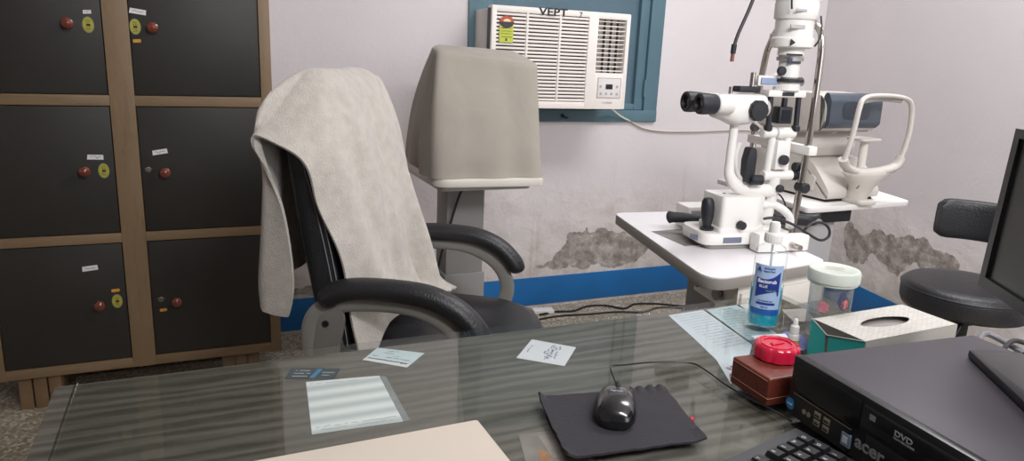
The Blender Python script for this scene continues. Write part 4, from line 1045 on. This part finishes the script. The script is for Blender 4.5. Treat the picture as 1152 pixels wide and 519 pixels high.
def slit_lamp():
    t = thing('slit_lamp', 'white slit lamp microscope with black eyepieces and chrome head frame', 'slit lamp', (1.245, 1.34, .7610), R(-8))
    W = M_WHITE; K = mat('knob_black_rubber', '222329', .5, var=.1)
    def part(nm, mb, m=W, par=None, **k): o = mb.build(nm, m, par or t, **k); FR[o] = FR[t]; return o
    # sliding base
    base = part('sliding_base', MB().prism(roundpoly([(-.158, -.030), (.085, -.030), (.085, .105), (-.150, .105)], [.035, .02, .02, .03]), .010, .040, .006))
    part('base_skid', MB().prism(roundpoly([(-.140, -.020), (.08, -.020), (.08, .095), (-.135, .095)], .02), .001, .011), mat('skid_grey', '9A9692', .4))
    part('name_plate', MB().box(-.105, -.055, -.0312, -.029, .016, .030, .0005, 1), mat('plate_slate', '6E7486', .4), base)
    part('name_plate', MB().prism([(-.0215, -.0065), (.0215, -.0065), (.0215, .0065), (-.0215, .0065)], 0, .0008, M=T(-.1545, -.0005, .024) @ RZ(R(-52)) @ RX(pi/2)), mat('plate_slate', '6E7486', .4), base)
    part('axle', MB().cyl((.06, -.10, .018), (.06, .16, .018), .007, n=16), M_CHROME)
    part('rack_cover', MB().box(-.035, .045, -.072, -.034, .001, .046, .006), W); part('rack_cover', MB().box(.045, .11, -.066, -.034, .001, .040, .005), W)
    part('wheel_cover', MB().box(-.035, .10, .115, .15, .001, .04, .005), W)
    # joystick and lock knob
    part('joystick', MB().lathe([(.016, 0), (.018, .004), (.010, .008), (.011, .014), (.0145, .030), (.0158, .052), (.0148, .068), (.010, .077), (0, .079)], 28, T(-.128, .010, .042) @ RY(R(-4))), K)
    part('grip', MB().tube([(-.155, .150, .040), (-.150, .145, .041), (-.120, .125, .043), (-.095, .105, .043)], lambda q: .0165-.006*q, 18, 5), K); part('grip_rod', MB().cyl((-.10, .11, .042), (-.02, .125, .045), .005), K)
    far = part('power_unit', MB().box(-.095, .035, .165, .235, .001, .062, .005), W)
    part('power_panel', MB().box(-.085, .025, .1638, .1655, .010, .052), mat('panel_mid_grey', 'AFABA8', .4), far)
    # column housing
    part('column_housing', MB().prism(roundpoly([(-.112, -.025), (-.015, -.025), (.02, .0), (.02, .075), (-.112, .075)], .012), .040, .128, .007))
    part('housing_ring', MB().prism(roundpoly([(-.116, -.028), (-.012, -.028), (.024, .0), (.024, .078), (-.116, .078)], .012), .038, .052, .003))
    part('housing_knob', MB().lathe([(.009, 0), (.011, .002), (.010, .014), (0, .015)], 20, T(-.062, -.026, .060) @ RX(pi/2)), K)
    for x in (-.085, -.045): part('cover_screw', MB().lathe([(.004, 0), (.004, .0012), (0, .0015)], 10, T(x, .02, .1275)), K)
    part('centre_post', MB().cyl((.035, .02, .04), (.040, .005, .150), .018, .014))
    # arched guide between housing and post
    part('post_bracket', MB().tube([(.01, .01, .10), (.05, .0, .10), (.085, -.01, .075), (.09, -.01, .045)], .010, 12, 6))
    # microscope arm: from the microscope straight down, curving to the column
    part('microscope_arm', MB().tube([(-.092, 0, .315), (-.092, 0, .27), (-.093, 0, .215), (-.088, 0, .175), (-.062, 0, .148), (-.02, 0, .139), (.04, 0, .138)], lambda q: (.0105+.006*min(1, max(0, (q-.35)/.3)), .0095+.003*min(1, max(0, (q-.35)/.3))), 16, 8))
    part('handle_plate', MB().tube([(-.072, .01, .255), (-.078, .01, .225), (-.070, .01, .185), (-.045, .01, .155)], lambda q: (.006, .018), 12, 6))
    part('lamp_arm_grip', MB().prism(roundpoly([(-.011, -.042), (.011, -.042), (.012, .02), (.008, .042), (-.008, .042), (-.014, .01)], .006), -.014, .014, .003, M=T(-.046, -.008, .203) @ RX(pi/2)), K)
    part('side_knob', MB().cyl((-.046, -.02, .168), (-.012, -.02, .168), .0125, ch=.003), K)
    # microscope
    sc = []
    for x, r, dz in ((-.158, .020, 0), (-.150, .026, 0), (-.125, .031, -.002), (-.100, .037, -.006), (-.070, .036, -.004), (-.045, .032, 0), (-.030, .030, 0), (-.028, .024, 0)):
        sc.append([(x, r*1.05*math.copysign(abs(cos(a))**.7, cos(a)), .338+dz+r*math.copysign(abs(sin(a))**.75, sin(a))) for a in [2*pi*i/32 for i in range(32)]])
    mic = part('microscope_body', MB().loft(sc), W, ang=60)
    part('objective_ring', MB().cyl((-.030, 0, .336), (-.012, 0, .336), .021, ch=.002), mat('ring_grey', 'B9B6B2', .35), mic)
    part('magnification_drum', MB().lathe([(.022, 0), (.0245, .002), (.0245, .012), (.022, .016), (0, .017)], 10, T(-.060, -.033, .333) @ RX(pi/2)), K, mic, ang=25)
    part('magnification_drum', MB().lathe([(.022, 0), (.0245, .002), (.0245, .012), (.022, .016), (0, .017)], 10, T(-.060, .033, .333) @ RX(-pi/2)), K, mic, ang=25)
    part('top_clamp', MB().box(-.098, -.046, -.016, .016, .372, .386, .003), K, mic)
    part('locating_pin', MB().cyl((-.058, 0, .385), (-.058, 0, .418), .006, ch=.001), M_CHROME, mic); part('locating_screw', MB().cyl((-.112, .0, .366), (-.112, .0, .384), .005, ch=.001), M_CHROME, mic)
    part('blue_plate', MB().box(-.040, .004, -.010, -.006, .392, .407, .001), mat('plate_blue_grey', '8B9CBA', .4)); part('plate_bracket', MB().box(-.046, .012, -.006, .004, .388, .412, .002))
    for y in (-.031, .031):
        e = part('eyepiece_tube', MB().cyl((-.125, y, .345), (-.165, y, .345), .0215, .0215, ch=.002), W)
        part('eyecup', MB().lathe([(.019, 0), (.0225, .004), (.0235, .018), (.0245, .034), (.0235, .043), (.021, .0455), (.0165, .0445), (.0140, .040), (.0135, .037)], 32, T(-.165, y, .345) @ RY(-pi/2)), K, e)
        part('eye_lens', MB().lathe([(.0125, .0), (.010, .0025), (.005, .004), (0, .0045)], 24, T(-.199, y, .345) @ RY(-pi/2)), mat('lens_dark', '101218', .05, coat=1., spec=.8), e)
    # illumination tower
    tx = .035; ty = 0
    def L(prof, nm, m=W, n=32, dx=0): return part(nm, MB().lathe(prof, n, T(tx+dx, ty, 0)), m)
    part('lower_yoke', MB().cyl((.0, 0, .176), (.082, 0, .176), .0125, ch=.002)); part('yoke_knob', MB().cyl((.080, 0, .176), (.098, 0, .176), .0125, ch=.003), K)
    part('tilt_knob', MB().lathe([(.009, 0), (.010, .003), (.009, .010), (0, .012)], 18, T(.042, -.012, .146) @ RX(pi/2)), K)
    L([(.014, .138), (.014, .17)], 'post_collar')
    for dx in (-.024, .026): part('twin_post', MB().cyl((tx+dx, 0, .18), (tx+dx*.85, 0, .268), .009, n=18))
    part('slit_block', MB().box(.020, .054, -.018, .014, .192, .262, .005)); part('slit_knob', MB().lathe([(.010, 0), (.012, .002), (.012, .010), (0, .011)], 24, T(.037, -.019, .217) @ RX(pi/2)), K)
    part('mirror_yoke', MB().cyl((-.016, 0, .279), (.074, 0, .279), .0135, ch=.003)); 
    part('mirror_yoke_ring', MB().cyl((.018, 0, .279), (.024, 0, .279), .0142), mat('ring_grey', 'B9B6B2', .35))
    for x in (-.006, .070): part('mirror_post', MB().cyl((x, -.008, .296), (x-.002, -.006, .372), .0065, n=16), K); 
    part('mirror_holder', MB().box(.012, .048, -.020, .010, .302, .342, .004), K); part('mirror_stem', MB().box(.026, .036, -.012, .0, .338, .362, .002), K)
    part('mirror', MB().box(.019, .041, -.0215, -.0195, .309, .335), mat('mirror_glass', '3A3F46', .05, 1.))
    for x in (-.006, .070): part('post_tip', MB().cyl((x, -.008, .284), (x, -.008, .298), .010, ch=.002), K)
    part('filter_bridge', MB().box(-.022, .080, -.018, .018, .364, .380, .004)); part('bridge_slot', MB().box(.014, .046, -.0192, -.0175, .367, .376, .001), K)
    L([(.030, .380), (.030, .399)], 'filter_housing'); L([(.036, .399), (.037, .400), (.037, .4055), (.036, .4065)], 'filter_disc', K)
    L([(.020, .4065), (.024, .410), (.024, .455), (.030, .461), (.030, .476)], 'lower_barrel')
    part('barrel_scale', MB().lathe([(.0305, .447), (.0305, .456)], 32, T(tx, ty, 0)), M_SILVER)
    part('scale_window', MB().box(.012, .046, -.0275, -.024, .441, .455, .002), mat('window_slate', '3A3E52', .35)); part('scale_bar', MB().box(.004, .044, -.0315, -.028, .4595, .4635), K)
    part('aperture_knob', MB().lathe([(.010, 0), (.011, .003), (.010, .009), (0, .010)], 22, T(.002, -.016, .424) @ RX(pi/2)), K)
    L([(.040, .476), (.047, .479), (.048, .484), (.048, .497), (.044, .501)], 'barrel_flange'); part('flange_notch', MB().lathe([(.0, 0), (.008, 0), (.008, .003), (0, .003)], 3, T(.006, -.039, .488) @ RX(pi/2)), K)
    L([(.043, .500), (.043, .538), (.0435, .540)], 'upper_barrel'); part('barrel_plate', MB().box(-.006, .032, -.0445, -.041, .519, .527, .0005, 1), mat('plate_light_grey', 'B4B2B0', .4))
    h = L([(.046, .540), (.048, .543), (.0485, .575), (.047, .579), (.047, .640), (.040, .652), (.015, .658), (0, .658)], 'lamp_housing')
    for k in range(24): 
        a = 2*pi*k/24
        if k % 1 == 0: part('cooling_fin', MB().box(.046, .0505, -.0018, .0018, .582, .645, .0006, 1, M=T(tx, ty, 0) @ RZ(a)), W, h)
    part('housing_plate', MB().box(.000, .028, -.0495, -.047, .556, .561, .0005, 1), mat('plate_light_grey', 'B4B2B0', .4), h)
    # chrome head frame
    pl = [(.10, .205, .002), (.10, .200, .10), (.10, .197, .15), (.10, .205, .338), (.10, .194, .45), (.10, .180, .49), (.10, .145, .535), (.10, .09, .548), (.10, .03, .540), (.10, -.008, .520), (.10, -.020, .49), (.10, -.024, .44), (.10, -.024, .30), (.10, -.014, .12), (.10, -.004, .002)]
    hf = part('head_frame', MB().tube(pl, .0085, 16, 6), M_CHROME, label='chrome bent tube head frame')
    for y in (.205, -.004): part('frame_foot', MB().lathe([(.016, 0), (.016, .010), (.010, .013)], 20, T(.10, y, 0)), M_WHITE, hf)
    part('forehead_band', MB().tube([(.088, .165, .505), (.080, .09, .51), (.088, .005, .505)], lambda q: (.003, .010), 10, 6), mat('band_white', 'DCD8D2', .5), hf)
    part('chin_rest_bar', MB().box(.088, .112, -.045, .215, .230, .252, .004), W, hf)
    part('chin_cup', MB().prism(rrect(-.025, .025, -.038, .038, .015), .254, .266, .003, M=T(.095, .09, 0)), W, hf)
    part('clamp_knob', MB().cyl((.10, -.040, .15), (.10, -.006, .15), .013, ch=.003), K, hf); part('clamp_knob', MB().cyl((.085, -.0, .196), (.112, -.0, .196), .012, ch=.003), K, hf)
    part('fixation_knob', MB().lathe([(.012, 0), (.013, .005), (.010, .012), (0, .013)], 14, T(.075, .17, .275) @ RX(pi/2)), mat('knob_grey', '66625F', .5), hf)
    part('fixation_arm', MB().tube([(.10, .155, .252), (.085, .15, .275), (.05, .15, .292), (.0, .16, .286)], .004, 8, 5), M_CHROME, hf)
    # leads
    part('lamp_lead', MB().tube([(.036, .05, .66), (.0, .055, .668), (-.035, .05, .62), (-.060, .05, .552), (-.078, .05, .505), (-.085, .05, .478)], .0042, 10, 6), mat('lead_dark', '3A3438', .45))
    part('lead_plug', MB().cyl((-.0855, .05, .480), (-.0865, .05, .458), .0065, .0060, ch=.001), K); part('lead_tip', MB().cyl((-.0865, .05, .459), (-.087, .05, .440), .0045, ch=.0008), mat('tip_copper', '8C5A50', .4, .3))
    part('fan_lead', MB().tube([(.012, -.03, .66), (-.012, -.040, .62), (-.014, -.046, .58), (-.010, -.045, .560)], .0022, 8, 5), K)
    part('fan_lead', MB().tube([(.080, -.030, .55), (.080, -.038, .52), (.075, -.040, .495), (.070, -.035, .482)], .0022, 8, 5), K)
    part('power_lead', MB().tube([(.005, -.02, .072), (.025, -.028, .076), (.052, -.030, .070), (.086, -.035, .057), (.128, -.035, .035), (.165, -.035, .018), (.188, -.035, .026), (.186, -.035, .047), (.165, -.035, .062), (.140, -.032, .062), (.120, -.030, .045), (.125, -.02, .022), (.14, .0, .003)], .0035, 10, 6), mat('lead_black_gloss', '2B272B', .3))
    part('thin_lead', MB().tube([(.045, .02, .136), (.075, .02, .12), (.10, .03, .09), (.11, .05, .05)], .0022, 8, 5), K)
slit_lamp()

# ------------------------------------------------------------------ autorefractor on its table
def auto_table():
    t = thing('instrument_table', 'white instrument table shelf by the right wall, holding the autorefractor', 'table', (1.86, 1.66, 0))
    MB().prism(roundpoly([(1.60, 1.522), (2.045, 1.541), (2.180, 1.99), (1.66, 2.01)], [.02, .018, .03, .02]), .783, .80, .004).build('table_top', mat('shelf_white', 'E2DEDC', .35), t, world=True)
    MB().box(1.60, 1.775, 1.575, 1.77, .05, .745, .006, M=None).build('column', mat('column_light_grey', 'A9A8AA', .42, var=.03), t, world=True)
    MB().box(1.585, 1.815, 1.555, 1.785, .742, .784, .004).build('column_bracket', M_BLACKM, t, world=True)
    MB().prism(roundpoly([(1.49, 1.555), (1.60, 1.49), (1.67, 1.53), (1.56, 1.60)], .02), .752, .782, .006).build('lift_switch_box', mat('switch_box_black', '2A2A2E', .3), t, world=True)
    MB().box(1.605, 1.635, 1.497, 1.512, .762, .770, .002).build('switch', M_SILVER, t, world=True)
    for x in (1.56, 1.80): MB().box(x, x+.05, 1.56, 1.96, .0, .05, .012).build('base_leg', M_STEELG, t, world=True)
    MB().box(1.58, 1.90, 1.62, 1.72, .012, .055, .01).build('base_beam', M_STEELG, t, world=True)
auto_table()
def autorefractor():
    t = thing('autorefractor', 'beige white autorefractor with slate blue front and looped head rest', 'eye testing machine', (1.748, 1.660, .8005), R(-88))
    W = mat('instrument_ivory', 'C6C0B9', .4, var=.015)
    def part(nm, mb, m=W, par=None, **k): o = mb.build(nm, m, par or t, **k); FR[o] = FR[t]; return o
    b = MB(); sprism(b, roundpoly([(-.235, .008), (.085, .008), (.095, .03), (.045, .085), (.01, .118), (-.06, .124), (-.235, .128)], [.01, .008, .02, .02, .02, .02, .02]), -.030, .19, .008); part('lower_body', b)
    b = MB(); sprism(b, roundpoly([(-.228, .0), (.08, .0), (.07, .012), (-.228, .012)], .004), -.022, .18, .002); part('base_foot', b, M_BLACKM)
    b = MB(); sprism(b, roundpoly([(-.225, .126), (-.02, .122), (-.005, .16), (-.03, .205), (-.225, .212)], .012), -.015, .175, .006); part('turntable', b)
    b = MB(); sprism(b, roundpoly([(-.27, .215), (-.10, .196), (.03, .212), (.042, .225), (.040, .295), (.01, .318), (-.12, .322), (-.27, .308)], [.015, .02, .015, .02, .03, .02, .02, .02]), -.032, .192, .012); hd = part('measuring_head', b)
    b = MB(); sprism(b, roundpoly([(-.300, .208), (-.10, .190), (.015, .204), (.02, .212), (-.10, .199), (-.30, .217)], .004), -.034, .194, .002); part('head_seam', b, mat('seam_grey', '9C958E', .5))
    b = MB(); sprism(b, roundpoly([(.026, .230), (.030, .218), (.042, .218), (.056, .232), (.054, .300), (.042, .322), (.032, .325), (.024, .314)], .006), -.030, .190, .012); part('front_cover', b, mat('cover_slate', '454D58', .35, var=.08), hd, label='slate blue front cover')
    b = MB().prism(rrect(.02, .14, .245, .300, .02), -.0025, .0025, .0015, M=T(.0535, 0, 0) @ RZ(pi/2) @ RX(pi/2)); part('cover_recess', b, mat('cover_slate_dark', '353C46', .35), hd)
    part('brand_print', text_mb('NIDEK', .010, T(-.205, -.0335, .268) @ RX(pi/2)), mat('print_mid_grey', '77726D', .5), hd)
    b = MB(); b.lathe([(.022, 0), (.026, .006), (.024, .018), (.012, .024), (0, .025)], 28, T(-.035, .08, .198) @ RX(0)); part('neck', b)
    # chin rest and yoke
    yk = []
    yy = .08
    part('yoke', MB().tube([(.134, yy+.128, .142), (.130, yy+.112, .112), (.122, yy+.06, .098), (.116, yy+.01, .095), (.122, yy-.05, .100), (.130, yy-.100, .116), (.134, yy-.122, .140)], lambda q: (.016, .012), 16, 8))
    sp = []
    for z, w, d, c in ((.0, .036, .030, .0), (.02, .036, .029, .0), (.045, .044, .028, .003), (.068, .066, .025, .006), (.086, .096, .021, .008), (.098, .122, .015, .009), (.104, .112, .008, .009)):
        sp.append([(.092+.030*z/.09+d*cos(a), yy+.004+c+w*sin(a), z) for a in [2*pi*i/32 for i in range(32)]])
    part('stem', MB().loft(sp), ang=60)
    part('stem_skirt', MB().prism(roundpoly([(.04, yy-.03), (.145, yy-.035), (.155, yy+.03), (.04, yy+.03)], .015), .0, .012, .003))
    lp = [(.134, yy+.124, .130), (.136, yy+.134, .17), (.136, yy+.142, .225), (.132, yy+.140, .285), (.130, yy+.120, .312), (.128, yy+.06, .322), (.128, yy-.03, .322), (.130, yy-.072, .312), (.134, yy-.088, .285), (.137, yy-.100, .22), (.137, yy-.112, .165), (.135, yy-.120, .130)]
    part('head_loop', MB().tube(lp, lambda q: (.0085, .0065), 14, 6))
    part('forehead_pad', MB().tube([(.120, yy+.105, .312), (.110, yy+.03, .316), (.120, yy-.055, .310)], lambda q: (.005, .011), 12, 6), mat('pad_grey', 'A8A6A4', .6))
    part('chin_rest', MB().prism(roundpoly([(.055, yy-.035), (.13, yy-.045), (.13, yy+.045), (.055, yy+.035)], .02), .188, .196, .003)); part('chin_post', MB().cyl((.10, yy, .085), (.10, yy, .19), .012, ch=.002), M_WHITE2)
    part('loop_joint', MB().lathe([(.012, 0), (.013, .003), (.010, .006), (0, .006)], 18, T(.118, yy-.028, .058) @ RX(pi/2)), mat('joint_grey', '8D8882', .5))
    # side latch
    part('side_latch', MB().prism(roundpoly([(.0, .03), (.035, .028), (.04, .07), (.02, .078), (.005, .06)], .006), .030, .036, .002, M=RX(pi/2)))
    # loose rolled cover on top
    def fn(u, v):
        a = v*2*pi; r = .021+.006*noise.noise(Vector((u*6, v*4, 2))); x = -.285+.155*u; y = -.0+.10*sin(u*2.6)*.3+r*1.5*cos(a); z = .329+.014+r*.75*sin(a)+.018*u*(1-u)*2+.01*noise.noise(Vector((u*7, v*3, 0)))
        return (x, y, z)
    o = MB().grid(fn, 28, 24, .001).build('rolled_cover', film('cover_translucent', 'CFC8C1', .78, .35), ang=60)
    place(o, (1.748, 1.660, .8005), R(-88)); tag(o, 'translucent plastic cover rolled up on top of the autorefractor', 'cover')
autorefractor()

# ------------------------------------------------------------------ stool by the right wall
def stool():
    cx, cy, sz = 2.118, 1.358, .58
    t = thing('stool', 'round black padded stool with a low backrest by the right wall', 'stool', (cx, cy, 0), R(-4))
    r = .176
    MB().lathe([(r-.03, sz-.085), (r-.006, sz-.08), (r, sz-.066), (r+.002, sz-.03), (r-.002, sz-.012), (r-.014, sz-.003), (r-.05, sz), (0, sz+.001)], 64).build('seat', M_LEATH, t, ang=60)
    MB().tube([((r+.001)*cos(2*pi*k/40), (r+.001)*sin(2*pi*k/40), sz-.020) for k in range(41)], .003, 8, 1).build('seat_piping', M_LEATH, t)
    MB().box(-.09, .09, -.08, .08, sz-.105, sz-.082, .004).build('seat_plate', M_BLACKM, t)
    MB().cyl((0, 0, .16), (0, 0, sz-.1), .025, ch=.003).build('gas_lift', M_BLACKM, t); MB().cyl((0, 0, .14), (0, 0, .36), .034, ch=.003).build('lift_shroud', M_BLACK, t)
    MB().tube([(-.06, -.05, sz-.100), (-.14, -.10, sz-.105), (-.20, -.13, sz-.120)], .006, 8, 4).build('height_lever', M_BLACK, t)
    for k in range(5):
        a = R(30+72*k); l = MB().tube([(.02*cos(a), .02*sin(a), .13), (.15*cos(a), .15*sin(a), .11), (.27*cos(a), .27*sin(a), .07)], lambda q: (.022-.008*q, .016-.005*q), 10, 4).build('leg', M_BLACK, t)
        c = MB()
        for dy in (-.014, .014): c.lathe([(0, -.008), (.02, -.008), (.025, -.004), (.025, .004), (.02, .008), (0, .008)], 16, T(.27*cos(a), .27*sin(a), .025) @ RZ(a+.4) @ T(0, dy, 0) @ RX(pi/2))
        c.cyl((.27*cos(a), .27*sin(a), .025), (.27*cos(a), .27*sin(a), .07), .006, n=8); c.build('caster', M_BLACK, l)
    # backrest: padded curved pad
    def sec(a, n=28):
        o = []
        for i in range(n):
            q = 2*pi*i/n; rr = .20+.022*math.copysign(abs(cos(q))**.5, cos(q)); z = .738+.064*math.copysign(abs(sin(q))**.4, sin(q)); o.append((rr*cos(a), rr*sin(a), z))
        return o
    rs = []
    A = [R(-38+k*110/24) for k in range(25)]
    for k, a in enumerate(A):
        e = min(k, 24-k); f = .78 if e == 0 else (.96 if e == 1 else 1)
        c = [(.20*cos(a), .20*sin(a), .738)]; s_ = sec(a); rs.append([tuple(c[0][j]+(p[j]-c[0][j])*f for j in range(3)) for p in s_])
    MB().loft(rs).build('backrest', M_LEATH, t, ang=60)
    am = R(20); MB().tube([(.05*cos(am), .05*sin(am), sz-.095), (.20*cos(am), .20*sin(am), sz-.09), (.245*cos(am), .245*sin(am), sz-.03), (.245*cos(am), .245*sin(am), .70)], lambda q: (.018, .005), 10, 6).build('back_support', M_BLACK, t)
stool()

# ------------------------------------------------------------------ floor cables
def cables():
    rg = random.Random(3)
    def cab(pts, r, lab):
        o = MB().tube([(x, y, r+.0008) for x, y in pts], r, 8, 6).build('floor_cable', M_BLACKM); tag(o, lab, 'cable', None)
    cab([(1.42, 2.86), (1.52, 2.875), (1.60, 2.86), (1.70, 2.90), (1.79, 2.885), (1.86, 2.82), (1.95, 2.86), (2.06, 2.83), (2.16, 2.77), (2.3, 2.72), (2.5, 2.6)], .005, 'thin black cable wriggling along the floor nearest the blue band')
    cab([(1.35, 2.80), (1.50, 2.82), (1.66, 2.80), (1.80, 2.79), (1.92, 2.75), (2.05, 2.78), (2.2, 2.70), (2.4, 2.5)], .0045, 'thin black cable on the floor on the room side of another')
    o = MB(); o.box(0, .10, 0, .05, .001, .02, .004); o = o.build('power_adapter', M_WHITE); place(o, (1.40, 2.875, 0), R(-8)); tag(o, 'small white plug adapter on the floor by the blue band', 'adapter')
cables()
